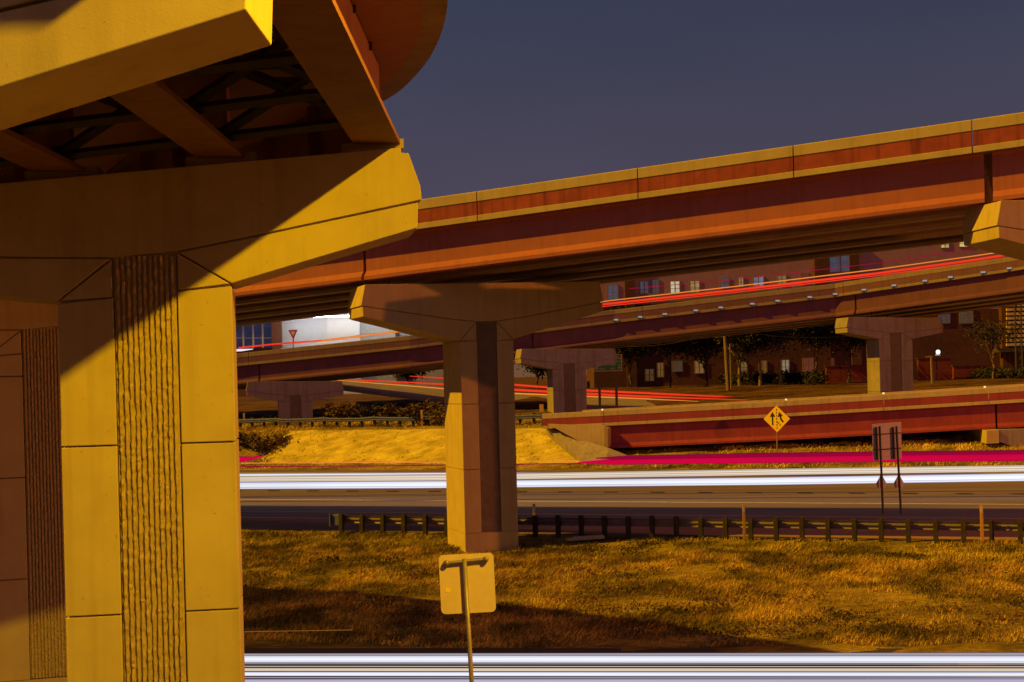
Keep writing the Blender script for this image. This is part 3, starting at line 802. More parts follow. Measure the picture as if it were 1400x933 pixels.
# grass blades (nobody could count them)
_lat = RNG.uniform(0, 1, (64, 64))
def vnoise(x, y, f):
    x, y = x * f + 100, y * f + 100
    i, j = np.floor(x).astype(int), np.floor(y).astype(int); u, v = smooth(x - i), smooth(y - j)
    g = lambda a, b: _lat[a % 64, b % 64]
    return (g(i, j) * (1 - u) + g(i + 1, j) * u) * (1 - v) + (g(i, j + 1) * (1 - u) + g(i + 1, j + 1) * u) * v
def fbm(x, y): return .5 * vnoise(x * .8, y * 1.2, .35) + .3 * vnoise(x, y, 1.1) + .2 * vnoise(x, y, 3.1)
def blades(name, n, xr, yf, hmin, hmax, wid, mat, accept):
    x = RNG.uniform(xr[0], xr[1], n); t = RNG.uniform(0, 1, n)
    y = yf(x, t)
    patch = fbm(x, y)
    ok = accept(x, y) & (RNG.uniform(0, 1, n) < np.clip((patch - .26) / .28, .06, 1))
    x, y, patch = x[ok], y[ok], patch[ok]; n = len(x)
    z = ground(x, y)
    h = RNG.uniform(hmin, hmax, n) * (.45 + 1.1 * patch)
    a = RNG.uniform(0, 2 * np.pi, n)
    lean = RNG.uniform(.3, 1.5, n) * h
    la = RNG.normal(.4, .7, n) + 2.0 * (vnoise(x, y, .5) - .5)
    dx, dy = np.cos(a) * wid, np.sin(a) * wid
    lx, ly = np.cos(la) * lean, np.sin(la) * lean
    v = np.empty((n, 5, 3))
    v[:, 0] = np.stack([x - dx, y - dy, z - .03], -1); v[:, 1] = np.stack([x + dx, y + dy, z - .03], -1)
    v[:, 2] = np.stack([x + dx * .7 + lx * .4, y + dy * .7 + ly * .4, z + h * .6], -1)
    v[:, 3] = np.stack([x + lx, y + ly, z + h], -1)
    v[:, 4] = np.stack([x - dx * .7 + lx * .4, y - dy * .7 + ly * .4, z + h * .6], -1)
    me = bpy.data.meshes.new(name)
    me.vertices.add(n * 5); me.vertices.foreach_set('co', v.reshape(-1).astype(np.float32))
    me.loops.add(n * 5); me.loops.foreach_set('vertex_index', np.arange(n * 5, dtype=np.int32))
    me.polygons.add(n); me.polygons.foreach_set('loop_start', np.arange(0, n * 5, 5, dtype=np.int32))
    me.update(calc_edges=True); me.materials.append(M[mat])
    o = bpy.data.objects.new(name, me); COL.objects.link(o); return o
g1 = blades('grass', 240000, (-13, 27), lambda x, t: rail_y(x) - .4 - 19.4 * t, .05, .17, .012, 'blades', lambda x, y: (y > nfar(x) + .15) & ~((np.abs(x + .6) < 1.6) & (np.abs(y - 55.6) < 1.9)))
tag(g1, 'dry straw coloured grass covering the slope below the guard rail', 'grass', kind='stuff')
g2 = blades('grass', 50000, (-34, 44), lambda x, t: far_y(x) + .3 + 12 * t, .06, .22, .025, 'blades_far', lambda x, y: (y > 0) & ~((x > -18) & (x < 8.5) & (y - far_y(x) < 6.2) & (RNG.uniform(0, 1, len(x)) < .8)))
tag(g2, 'bright yellow lit grass on the far embankment and under the low bridge', 'grass', kind='stuff')

def weeds(name, n, mat):
    rnd = random.Random(5); v, f = [], []
    for i in range(n):
        x = rnd.uniform(-10, 24); t = rnd.random() ** .8
        if rnd.random() < .45: x, t = rnd.uniform(4, 22), rnd.uniform(.55, .97)
        y = float(rail_y(x)) - .6 - 18.5 * t
        if y < nfar(x) + .5: continue
        R_ = rnd.uniform(.15, .6)
        for k in range(int(60 * R_ / .3)):
            px_, py_ = x + rnd.gauss(0, R_), y + rnd.gauss(0, R_ * .6)
            c = Vector((px_, py_, gz(px_, py_) + rnd.uniform(.03, .20)))
            u = Vector((rnd.gauss(0, 1), rnd.gauss(0, 1), rnd.gauss(0, 1))).normalized(); w_ = u.orthogonal().normalized()
            s_ = rnd.uniform(.03, .075); o_ = len(v)
            v += [c + u * s_, c + w_ * s_ * .5, c - u * s_, c - w_ * s_ * .5]; f.append((o_, o_ + 1, o_ + 2, o_ + 3))
    return MB().add(v, f).build(name, mat)
tag(weeds('weeds', 110, 'leaf_dry'), 'low dark broad-leaved weeds scattered over the grass slope', 'weeds', kind='stuff')

# ------------------------------------------------------------------ guard rails
def guardrail(name, label, xs_, yfun, post_mat, rail_mat, face, every=1, terminal=False):
    root = thing(name, Vector((xs_[0], yfun(xs_[0]), gz(xs_[0], yfun(xs_[0])))), label, 'guard rail')
    pts = [Vector((x, yfun(x), 0)) for x in xs_]
    for p in pts: p.z = max(gz(p.x, p.y), .9)
    fr = path_frames(pts)
    sec = [(0, -.155), (.03, -.155), (.085, -.10), (.085, -.05), (.02, -.01), (.02, .01), (.085, .05), (.085, .10), (.03, .155), (0, .155), (.055, .09), (.055, .055), (-.01, .015), (-.01, -.015), (.055, -.055), (.055, -.09)]
    mb = MB()
    mb.rings([[p + n * face * (o_ + .20) + Vector((0, 0, .58 + z_)) for o_, z_ in sec] for p, n in fr])
    mb.build('rail', rail_mat, root)
    for p, n in fr[::every]:
        mb = MB()
        t = Vector((-n.y, n.x, 0))
        h = .84 + random.uniform(-.03, .03)
        mb.box(p + Vector((0, 0, h / 2 - .2)), (.17, .19, h + .4), (t, n, Vector((0, 0, 1))))
        mb.box(p + n * face * .13 + Vector((0, 0, .58)), (.14, .13, .34), (t, n, Vector((0, 0, 1))))
        mb.build('post', post_mat, root, bevel=.01)
    if terminal:
        p, n = fr[0]; t = Vector((-n.y, n.x, 0))
        mb = MB(); mb.box(p + n * face * .25 + Vector((0, 0, .56)) - t * .25, (.55, .30, .46), (t, n, Vector((0, 0, 1)))); mb.box(p + n * face * .25 + Vector((0, 0, .56)) - t * .55, (.06, .5, .55), (t, n, Vector((0, 0, 1))))
        mb.build('end_terminal', 'steel_blue', root, bevel=.02)
    return root
e0 = hit(466, 731)
gx_ = [e0.x]
while gx_[-1] < 30: gx_.append(gx_[-1] + .90)
def ry(x):
    t = min(max((x + 8) / 26, 0), 1)
    return float(rail_y(x)) - .35
guardrail('guard_rail', 'near guard rail with timber posts along the top of the grass slope', gx_, ry, 'wood_post', 'steel', -1, terminal=True)
fx = [-26]
while fx[-1] < 2.6: fx.append(fx[-1] + 1.02)
guardrail('guard_rail', 'far blue-grey guard rail along the crest of the yellow embankment', fx, lambda x: float(far_y(x)) + 6.6, 'wood_post', 'steel_blue', 1)

# ------------------------------------------------------------------ delineators
def delineator(label, px, py, top, lift=0.0, w=.11, y0=30):
    b = hit(px, py, y0=y0)
    h = (py - top) / F * b.y
    root = thing('delineator_post', b, label, 'marker post', 'yellow marker posts')
    MB().box(b + Vector((0, 0, h / 2 - .1)), (w, .03, h + .2)).build('post', 'marker_yellow', root, bevel=.006)
    MB().box(b + Vector((0, -.022, h * .86)), (w * .7, .01, h * .16)).build('reflector_patch', 'paint_white', root)
delineator('thin yellow marker post by the near guard rail, beside the dark-stripped pier', 731, 731, 689)
delineator('thin yellow marker post at the middle of the near guard rail', 1018, 738, 690)
delineator('thin yellow marker post at the right end of the near guard rail', 1343, 743, 691)
delineator('small yellow marker post left on the far embankment crest', 334, 583, 565, w=.16, y0=95)
delineator('small yellow marker post before dry brush on the far embankment', 577, 583, 561, w=.16, y0=95)
b = hit(741, 583, y0=95)
om = thing('object_marker', b, 'yellow object marker at the parapet end of the low bridge', 'marker post')
hh = 30 / F * b.y
MB().box(b + Vector((0, 0, hh / 2)), (.10, .06, hh)).build('post', 'steel', om)
MB().box(b + Vector((0, -.05, hh * .82)), (.30, .03, hh * .36)).build('panel', 'marker_yellow', om)

# ------------------------------------------------------------------ plank
q = [P(773, 739.5, 51), P(826, 735.5, 51.6), P(826, 732, 51.6), P(774, 735.5, 51)]
a1, a2 = hit(774, 743), hit(826, 739.5)
ax = (a2 - a1).normalized(); ay = Vector((-ax.y, ax.x, 0)).normalized(); az = ax.cross(ay)
mb = MB(); cc = (a1 + a2) / 2 + Vector((0, 0, .14))
mb.box(cc, ((a2 - a1).length, .24, .1), (ax, ay, az)); mb.box(cc + ax * .1 - ay * .05 + Vector((0, 0, .075)), ((a2 - a1).length * .82, .12, .05), (ax, ay, az))
single(mb, 'wood_plank', 'plank', 'pale broken plank lying on the grass by the guard rail', 'plank', bevel=.01)

# ------------------------------------------------------------------ signs
# back of a sign in the foreground
SY = 17.0
s0 = thing('road_sign', P(640, 842, SY) + Vector((0, 0, -7)), 'blank back of a small road sign on a thin post in the foreground', 'road sign')
def rounded(w, h, r, n=5):
    out = []
    for cx, cz, a0 in ((w / 2 - r, h / 2 - r, 0), (-w / 2 + r, h / 2 - r, 90), (-w / 2 + r, -h / 2 + r, 180), (w / 2 - r, -h / 2 + r, 270)):
        for k in range(n + 1):
            a = math.radians(a0 + 90 * k / n); out.append((cx + r * math.cos(a), cz + r * math.sin(a)))
    return out
cS = P(639, 798, SY); wS, hS = 75 / F * SY, 81 / F * SY
ang = .022
def sp(u, w, dd=0): return cS + Vector((u * math.cos(ang) - w * math.sin(ang), dd, u * math.sin(ang) + w * math.cos(ang)))
pan = MB().prism([sp(u, w) for u, w in rounded(wS, hS, .055)], Vector((0, .004, 0))).build('sign_panel', 'sign_back', s0)
MB().tube([sp(-.02, .30, -.04), P(645, 935, SY - .04), P(645, 935, SY - .04) + Vector((.02, 0, -5.7))], .028, 10).build('post', 'steel', s0, smooth=True)
br = MB(); br.tube([sp(-.235, .262, -.035), sp(.235, .285, -.035)], .020, 8)
for u, w in ((-.235, .262), (.235, .285)):
    br.sphere(sp(u, w, -.045), .036, 8, 5); br.box(sp(u, w, -.015), (.05, .03, .05))
br.build('bracket', 'steel', s0)
MB().prism([sp(-.235 + .035 * math.cos(k), -.07 + .03 * math.sin(k), -.003) for k in [i * .7 for i in range(9)]], Vector((0, .002, 0))).build('sticker', 'sign_yellow', s0)

# merge sign
MY = 84.0
mbase = hit(1062, 634, y0=60); MY = mbase.y
ms = thing('merge_sign', mbase, 'yellow diamond merge sign with two black arrows on a thin post', 'road sign')
cM = P(1062, 573, MY - .12); hw_ = 17.2 / F * MY
ca_, sa_ = math.cos(.5), math.sin(.5)
def mp_(u, w, dd=0): return cM + Vector((u * hw_ * 1.08 * ca_ + dd * sa_, -u * hw_ * 1.08 * sa_ + dd * ca_, w * hw_))
MB().prism([mp_(0, -1.06), mp_(1, 0), mp_(0, 1.06), mp_(-1, 0)], Vector((0, .03, 0))).build('sign_panel', 'sign_yellow', ms)
sy = MB()
D = -.012
def poly(p): sy.prism([mp_(u, w, D) for u, w in p], Vector((0, .01, 0)))
poly([(-.37, -.50), (-.27, -.50), (-.27, .22), (-.37, .22)]); poly([(-.52, .18), (-.12, .18), (-.32, .56)])
poly([(.42, -.28), (.54, -.22), (.38, .0), (.33, .22), (.22, .20), (.27, -.06)]); poly([(.08, .16), (.46, .24), (.20, .56)])
for w in (-.78, -.54, -.3, -.06, .18, .42, .66): poly([(-.025, w), (.025, w), (.025, w + .14), (-.025, w + .14)])
poly([(.03, -.25), (.07, -.22), (.17, -.38), (.12, -.40)]); poly([(.19, -.42), (.22, -.39), (.32, -.54), (.28, -.56)])
sy.build('arrow_symbol', 'sign_black', ms)
MB().tube([mbase - Vector((0, 0, .2)), mp_(0, .2, .09)], .05, 8).build('post', 'steel', ms)

# big sign back on two posts
RY = 58.0
rb = hit(1218, 703); RY = rb.y
rs = thing('road_sign', rb, 'back of a large panel sign on two dark posts beyond the guard rail', 'road sign')
MB().prism([P(1192, 580, RY), P(1232, 577, RY), P(1233, 627, RY), P(1194, 630.5, RY)], Vector((0, .03, 0))).build('sign_panel', 'sign_back_pale', rs)
def flat(px1, py1, px2, py2, w, dd): return MB().tube([P(px1, py1, RY - dd), P(px2, py2, RY - dd)], w, 6)
for (x1, x2) in ((1203, 1207.5), (1226, 1232)):
    MB().tube([P(x1 - .5, 583, RY - .12), P(x2, 706, RY - .12)], .05, 8).build('post', 'steel_dark', rs)
for x1 in (1198, 1221):
    flat(x1, 585, x1 + 1.3, 628, .042, .06).build('stringer', 'steel_dark', rs)
for y1 in (594.5, 615.5):
    flat(1194, y1, 1232, y1 - 2.5, .022, .04).build('brace', 'steel_dark', rs)
for x1, y1 in ((1205, 660), (1229, 660)):
    r = 7.0
    MB().prism([P(x1, y1 - 12, RY + .02), P(x1 + r, y1 + 1, RY + .02), P(x1 + r * .7, y1 + 7, RY + .02), P(x1, y1 + 10, RY + .02), P(x1 - r * .7, y1 + 7, RY + .02), P(x1 - r, y1 + 1, RY + .02)], Vector((0, .02, 0))).build('marker_plate', 'sign_back_pale', rs)
    MB().box(P(x1 + .2, y1 - 2, RY - .13), (.11, .06, .56)).build('post_sleeve', 'steel_dark', rs)

# green direction sign
GY = 127.0
gs = thing('direction_sign', hit(832, 530, y0=110), 'green two-panel direction sign with white border and lettering beside a grey pier', 'road sign')
def text(body, px, py, size_px, Y, mat, parent, align='LEFT'):
    cu = bpy.data.curves.new('lettering', 'FONT'); cu.body = body; cu.size = size_px / F * Y; cu.align_x = align; cu.extrude = .004
    tmp = bpy.data.objects.new('lettering', cu); COL.objects.link(tmp)
    dg = bpy.context.evaluated_depsgraph_get(); me = bpy.data.meshes.new_from_object(tmp.evaluated_get(dg))
    bpy.data.objects.remove(tmp)
    me.transform(Matrix.Translation(P(px, py, Y)) @ Matrix.Rotation(.026, 4, 'Y') .to_4x4() @ Matrix.Rotation(math.radians(90), 4, 'X'))
    me.transform(Matrix.Translation(-abs_loc(parent)))
    me.materials.clear(); me.materials.append(M[mat])
    o = bpy.data.objects.new('lettering', me); COL.objects.link(o); o.parent = parent; return o
def rquad(x0, y0, x1, y1, Y, th, sl=-.02):
    return MB().prism([P(x0, y1, Y), P(x1, y1 + sl * (x1 - x0), Y), P(x1, y0 + sl * (x1 - x0), Y), P(x0, y0, Y)], Vector((0, th, 0)))
rquad(812, 485.2, 850.6, 508.2, GY, .06).build('sign_border', 'sign_white', gs)
rquad(813, 486.2, 849.6, 494.3, GY - .02, .03).build('upper_panel', 'sign_green', gs)
rquad(813, 495.2, 849.6, 507.2, GY - .02, .03).build('lower_panel', 'sign_green', gs)
text('ine  Rd', 833, 491.4, 5.6, GY - .03, 'sign_white', gs)
text('Wood  Ln', 829.5, 500.0, 4.6, GY - .03, 'sign_white', gs)
text('west', 819, 505.4, 4.4, GY - .03, 'sign_white', gs)
text('east', 834, 505.0, 4.4, GY - .03, 'sign_white', gs)
mb = MB()
mb.prism([P(814, 503.7, GY - .03), P(817, 501.6, GY - .03), P(817, 505.8, GY - .03)], Vector((0, .008, 0)))
mb.prism([P(848.5, 502.6, GY - .03), P(845.5, 500.6, GY - .03), P(845.5, 504.8, GY - .03)], Vector((0, .008, 0)))
mb.build('arrow_symbol', 'sign_white', gs)
for x in (819, 842):
    p = P(x, 508, GY + .1); zt = p.z
    MB().box(Vector((p.x, p.y, (zt + 1.4 + 4.5) / 2)), (.22, .14, zt + 1.4 - 4.5)).build('post', 'bark_pale', gs)

# yield sign
YY_ = 127.5
ys_ = thing('yield_sign', P(400, 540, YY_), 'small red yield sign before the floodlit white wall', 'road sign')
MB().prism([P(394, 451.5, YY_), P(407, 451, YY_), P(401, 464.5, YY_)], Vector((0, .04, 0))).build('sign_panel', 'sign_red', ys_)
MB().prism([P(397.5, 453.8, YY_ - .02), P(403.8, 453.5, YY_ - .02), P(401, 459.8, YY_ - .02)], Vector((0, .03, 0))).build('sign_centre', 'sign_white', ys_)
MB().tube([P(400.6, 452, YY_ + .1), Vector((P(401, 470, YY_).x, YY_ + .1, 5))], .06, 6).build('post', 'steel', ys_)

# ------------------------------------------------------------------ light trails (the luminous streaks of the long exposure, as glowing tubes above the lanes)
def trail(name, label, pts, r, mat, group=None, n=16):
    mb = MB().tube([Vector(p) for p in pts], r, n)
    o = tag(mb.build(name, mat, None, smooth=True), label, 'light trail', group)
    o.visible_shadow = True
    return o
W1 = streak_glow('headlight_white', (.90, .92, 1.0), (.20, .16, .30), 1.12, 0.3, 3.0)
W2 = streak_glow('headlight_cream', (.95, .80, .62), (.16, .08, .05), .95, 4.1, 3.5)
W3 = streak_glow('headlight_lavender', (.62, .58, .82), (.12, .08, .15), .9, 7.7, 4)
W4 = streak_glow('headlight_grey', (.50, .46, .52), (.05, .03, .04), .9, 2.2, 4)
R1 = streak_glow('taillight_pink', (.76, .002, .06), (.16, .002, .025), 1.0, 1.2, 8)
R2 = streak_glow('taillight_deep', (.40, .002, .045), (.09, .004, .02), .9, 5.2, 4)
R3 = streak_glow('taillight_red', (1.0, .05, .015), (.40, .01, .01), 1.0, 3.1, 3)
R4 = streak_glow('taillight_orange', (1.0, .32, .05), (.55, .08, .02), .95, 8.0, 3)
def hline(pp, Y0, Y1, x0=250, x1=1560):
    out = []
    for (x, y) in pp:
        t = (x - 325) / (1400 - 325)
        out.append(P(x, y, Y0 + (Y1 - Y0) * t))
    return out
def r_at(px, Y): return px / F * Y
trail('headlight_trail', 'broad white headlight streak along the highway, brightest of the band', hline([(240, 664.5), (350, 664), (610, 662.5), (1050, 658), (1400, 652.5), (1560, 649.5)], 77, 68), r_at(5.3, 73), W1)
trail('headlight_trail', 'soft cream headlight streak just above the broad white one on the highway', hline([(240, 655.5), (350, 655), (610, 653), (1050, 645.5), (1400, 640.5), (1560, 638)], 80, 71), r_at(4.5, 76), W2)
trail('headlight_trail', 'white headlight streak filling the left top of the highway band', hline([(240, 651.5), (350, 651), (610, 650), (820, 648.5), (1000, 646.5)], 80.6, 73.5), [r_at(3.8, 76)] * 3 + [r_at(2.6, 76), r_at(.6, 76)], W1)
def pink(label, dy, r, mat, x0=790):
    pp = [(x0, 630.5, 89.6), (x0 + 45, 629.5, 89), (1050, 626.5, 86.6), (1400, 623, 81), (1560, 621, 79)]
    trail('taillight_trail', label, [P(x, y + dy, Y) for x, y, Y in pp], [r_at(r * k, 85) for k in (.25, .9, 1, 1.1, 1.1)], mat)
RB = streak_glow('taillight_hot', (1.0, .05, .16), (.5, .004, .06), 1.0, 6.1, 3)
pink('broadest crimson taillight streak at the foot of the low bridge', 2.4, 4.6, R1)
pink('dim crimson taillight band above the broadest one', -3.8, 3.4, R2, 815)
pink('thin hot pink line between the two crimson bands', -.7, .7, RB, 800)
pink('thin hot pink line lowest of the crimson bundle', 4.6, .6, RB, 830)
pink('faint crimson thread topmost of the crimson bundle', -7.0, .6, R2, 880)
trail('taillight_trail', 'fine red streak skirting the foot of the yellow embankment', [P(322, 638, 97), P(500, 637.5, 94.5), P(812, 633.5, 90)], .035, R2)
trail('taillight_trail', 'fine orange streak across the foot of the yellow embankment', [P(330, 633.5, 97.5), P(560, 632.5, 94), P(790, 630, 90.5)], .03, R4)
trail('taillight_trail', 'short pink glow at the left foot of the yellow embankment', [P(300, 629, 97.5), P(330, 628, 97), P(346, 626.5, 96.7), P(362, 623, 96.5)], [r_at(4, 97), r_at(4, 97), r_at(2.2, 97), r_at(.5, 97)], R1)
trail('headlight_trail', 'upper white headlight streak on the nearest road at the bottom', [P(40, 899, 36.8), P(250, 901, 34.6), P(330, 901, 34), P(700, 901, 33.2), P(1400, 901.5, 31.6), P(1560, 901.5, 31.2)], r_at(5.2, 33), W1)
trail('headlight_trail', 'grey edge streak above the upper headlight streak on the nearest road', [P(40, 893, 37), P(250, 895.5, 34.8), P(330, 895.5, 34.2), P(1400, 894.5, 31.8), P(1560, 894.5, 31.4)], r_at(2.2, 33), W4)
trail('headlight_trail', 'cream headlight streak second lowest on the nearest road', [P(40, 911, 36.4), P(250, 915.5, 34.2), P(330, 915.5, 33.7), P(1400, 916, 31.3), P(1560, 916, 31)], r_at(2.3, 33), W2)
trail('headlight_trail', 'bright white headlight streak lowest but one at the bottom edge', [P(40, 917, 36.2), P(250, 921.5, 34), P(330, 921.5, 33.5), P(1400, 922, 31.1), P(1560, 922, 30.8)], r_at(2.9, 33), W1)
trail('headlight_trail', 'lavender headlight streak along the very bottom edge', [P(250, 931, 33.6), P(330, 931, 33.2), P(1400, 930.5, 30.8), P(1560, 930.5, 30.5)], r_at(2.6, 32), W3)
def near_line(label, y, r, mat, dY=0.0):
    trail('headlight_trail', label, [P(250, y + .2, 34.0 + dY), P(330, y, 33.5 + dY), P(1400, y + .5, 31.0 + dY), P(1560, y + .5, 30.7 + dY)], r_at(r, 32), mat)
near_line('thin white thread at the lower rim of the upper streak on the nearest road', 907.6, .7, W4, .3)
near_line('thin cream thread midway between the two bright streaks on the nearest road', 911.2, .6, W2)
near_line('thin grey thread below the bright white streak at the bottom edge', 926.6, .8, W4, -.3)
trail('light_streak', 'hair-thin amber streak low over the shaded grass', [P(330, 864, 39.4), P(482, 861.5, 39)], .009, streak_glow('amber_thread', (.42, .16, .02), (.2, .05, .01), .8, 9.0, 3))
# on the ramp bridge
def on_ramp(pp, back=4.5):
    out = []
    for x, y in pp:
        Y = np.interp(x, [q_[0] for q_ in ramp_px], [q_[2] for q_ in ramp_px]) + back
        out.append(P(x, y, Y))
    return out
trail('taillight_trail', 'thick red taillight streak on the plum ramp, lower of the pair', on_ramp([(700, 433), (832, 415.5), (1000, 397.5), (1200, 374), (1330, 356), (1400, 345), (1470, 333)]), r_at(1.7, 116), R3)
trail('taillight_trail', 'orange taillight streak on the plum ramp, upper of the pair', on_ramp([(700, 430), (832, 411.5), (1000, 392.5), (1200, 368.5), (1330, 350.5), (1400, 340), (1470, 328)]), r_at(.8, 116), R4)
trail('taillight_trail', 'thin red thread on the plum ramp, under the thick pair', on_ramp([(700, 436), (832, 418.6), (1000, 400.6), (1200, 377), (1330, 359.5), (1400, 349), (1470, 337)]), r_at(.7, 116), R3)
trail('taillight_trail', 'faint crimson thread high over the plum ramp, before the plum wall', on_ramp([(860, 395), (1000, 383), (1200, 360), (1330, 341)], 5.5), r_at(.5, 116), R2)
trail('taillight_trail', 'pale orange streak over the ramp parapet left of the dark-stripped pier', on_ramp([(440, 466), (500, 459), (560, 451.5), (640, 441)]), r_at(1.5, 121), R4)
trail('taillight_trail', 'short red streak over the ramp parapet beside the storefront windows', on_ramp([(326, 476), (372, 471), (440, 466)]), r_at(1.2, 122), R3)
trail('headlight_trail', 'short white streak on the ramp parapet at the edge of the lit pier', on_ramp([(300, 480), (330, 479), (346, 477.5)]), [r_at(1.8, 122)] * 2 + [r_at(.4, 122)], W1)
# road behind
trail('taillight_trail', 'red taillight streak on the rear road, upper strand', [P(560, 514.5, 141), P(610, 517.5, 139), P(700, 526, 137), P(800, 534, 136), P(900, 538.5, 135), P(1000, 543, 134), P(1040, 545, 133)], [.03, .08, .10, .11, .10, .07, .02], R3)
trail('taillight_trail', 'red taillight streak on the rear road, middle strand', [P(455, 518, 134), P(605, 525.5, 131), P(700, 533, 130), P(800, 538.5, 130), P(900, 543, 130), P(1030, 547.5, 130)], [.03, .09, .12, .11, .09, .02], R3)
trail('taillight_trail', 'orange taillight streak on the rear road, lowest strand', [P(455, 519.5, 132), P(605, 531.5, 129), P(700, 538, 128.5), P(800, 542, 128.5), P(890, 546, 128.5), P(955, 549, 128.5)], [.03, .06, .07, .07, .06, .02], R4)

# ------------------------------------------------------------------ brick building on the right
BY = 168.0
zb0 = gz(40, 165)
bb = thing('brick_building', Vector((P(1110, 530, BY).x, BY, zb0)), 'dark brick building with scattered lit windows behind the trees', 'building')
def wallbox(x0, y0, x1, y1, Y, depth, zmin=None):
    A, B = P(x0, y1, Y), P(x1, y0, Y)
    z0 = A.z if zmin is None else zmin
    return MB().box(((A.x + B.x) / 2, Y + depth / 2, (z0 + B.z) / 2), (B.x - A.x, depth, B.z - z0))
wallbox(812.5, 419, 1479.5, 530, BY, 16, zb0 - 1).build('wall', 'brick', bb)
wallbox(812, 300, 1480, 418, BY - .05, 16).build('upper_wall', 'brick_lit_purple', bb)
wallbox(860, 398, 1480, 402, BY - .25, .3).build('string_course', 'frame', bb)
for x0, x1 in ((858, 866), (1118, 1132), (1166, 1174)):
    wallbox(x0, 330, x1, 530, BY - .5, .6, zb0 - 1).build('pilaster', 'brick', bb)
wallbox(805, 292, 1490, 300, BY - .6, 17).build('roof_parapet', 'frame', bb)
wm = {}
def wmat(c, s):
    k = (c, s)
    if k not in wm: wm[k] = glow('lit_window', c, s, .3, 1.2)
    return wm[k]
cream, yel, org, blu, red, dim = (1, .88, .55), (1, .72, .25), (1, .5, .16), (.45, .5, .75), (.8, .18, .12), (.5, .36, .24)
wins = [(838, 400, 14, 20, blu, .13), (881, 396, 12, 22, blu, .10), (896, 395, 9, 24, blu, .09), (923, 395, 13, 20, cream, .55), (950, 394, 13, 19, yel, .28), (991, 387, 11, 13, blu, .12),
        (1013, 386, 7, 13, yel, .25), (1037, 385, 14, 13, blu, .30), (1069, 383, 12, 12, yel, .16), (1100, 380, 10, 12, red, .12), (1292, 335, 11, 8, yel, .55), (1320, 333, 17, 9, yel, .75), (1149, 360, 30, 24, blu, .10),
        (888, 513, 12, 16, org, .08), (903, 506, 8, 19, org, .13), (926, 501, 13, 14, dim, .10), (956, 502, 12, 17, org, .18), (1017, 503, 8, 15, yel, .16), (1043, 502, 10, 17, org, .13),
        (1074, 502, 10, 19, cream, .20), (1105, 499, 14, 18, red, .14), (1135, 496, 11, 12, red, .09), (1291, 431, 14, 22, blu, .07), (1321, 431, 17, 22, dim, .10), (1380, 493, 8, 20, yel, .22)]
for (x, y, w, h, c, s) in wins:
    fr_ = MB()
    Yf = BY - .095
    for (a0, b0, a1, b1) in ((x - w / 2 - .8, y - h / 2 - .8, x + w / 2 + .8, y - h / 2 + .4), (x - w / 2 - .8, y + h / 2 - .4, x + w / 2 + .8, y + h / 2 + .8), (x - w / 2 - .8, y - h / 2 + .4, x - w / 2 + .4, y + h / 2 - .4), (x + w / 2 - .4, y - h / 2 + .4, x + w / 2 + .8, y + h / 2 - .4),
                         (x - .5, y - h / 2 + .4, x + .5, y + h / 2 - .4)):
        A, B = P(a0, b1, Yf), P(a1, b0, Yf)
        fr_.box((A + B) / 2, (abs(B.x - A.x), .08, abs(B.z - A.z)))
    A, B = P(x - w / 2 + .4, y + .5, Yf - .002), P(x + w / 2 - .4, y - .5, Yf - .002)
    fr_.box((A + B) / 2, (abs(B.x - A.x), .07, abs(B.z - A.z)))
    wo = fr_.build('window', 'frame', bb)
    A, B = P(x - w / 2, y + h / 2, BY - .085), P(x + w / 2, y - h / 2, BY - .085)
    MB().box((A + B) / 2, (B.x - A.x, .04, B.z - A.z)).build('pane', wmat(c, s), wo)
# stair tower with horizontal tan siding
st = MB()
for k in range(17):
    y0 = 372 + k * 6
    A, B = P(1376, y0 + 5.4, BY - 1.2), P(1450, y0, BY - 1.2)
    st.box((A + B) / 2, (B.x - A.x, .3, B.z - A.z))
st.build('stair_tower_siding', 'siding', bb)
wallbox(1372, 366, 1455, 530, BY - 1.0, 1.0, zb0 - 1).build('stair_tower', 'brick', bb)
wallbox(1366, 474, 1460, 482, BY - 2.4, 2.0).build('entrance_canopy', 'steel_dark', bb)
# lattice mast in front of it
lm_ = thing('lattice_mast', Vector((P(1393, 530, BY - 4).x, BY - 4, zb0)), 'dark lattice mast standing in front of the tan stair tower', 'mast')
mb = MB(); X0 = P(1393, 480, BY - 4).x
zt_ = P(1393, 360, BY - 4).z
for dx in (-.35, .35): mb.tube([(X0 + dx, BY - 4, zb0 - .5), (X0 + dx, BY - 4, zt_)], .10, 6)
z = zb0; k = 0
while z < zt_ - .8:
    mb.tube([(X0 - .35 * (-1) ** k, BY - 4, z), (X0 + .35 * (-1) ** k, BY - 4, z + .8)], .06, 5); z += .8; k += 1
mb.build('truss', 'steel_dark', lm_)
mb = MB()
for k in range(9):
    a_ = P(1380, 440 - k * 3, BY - 3.8)
mb.tube([(X0 - 1.4, BY - 4, P(0, 446, BY).z + 0), (X0 + 1.4, BY - 4, P(0, 446, BY).z)], .07, 5)
mb.tube([(X0 - 1.3, BY - 4, P(0, 420, BY).z), (X0 - .35, BY - 4, P(0, 446, BY).z)], .06, 5)
mb.build('cross_arm', 'steel_dark', lm_)

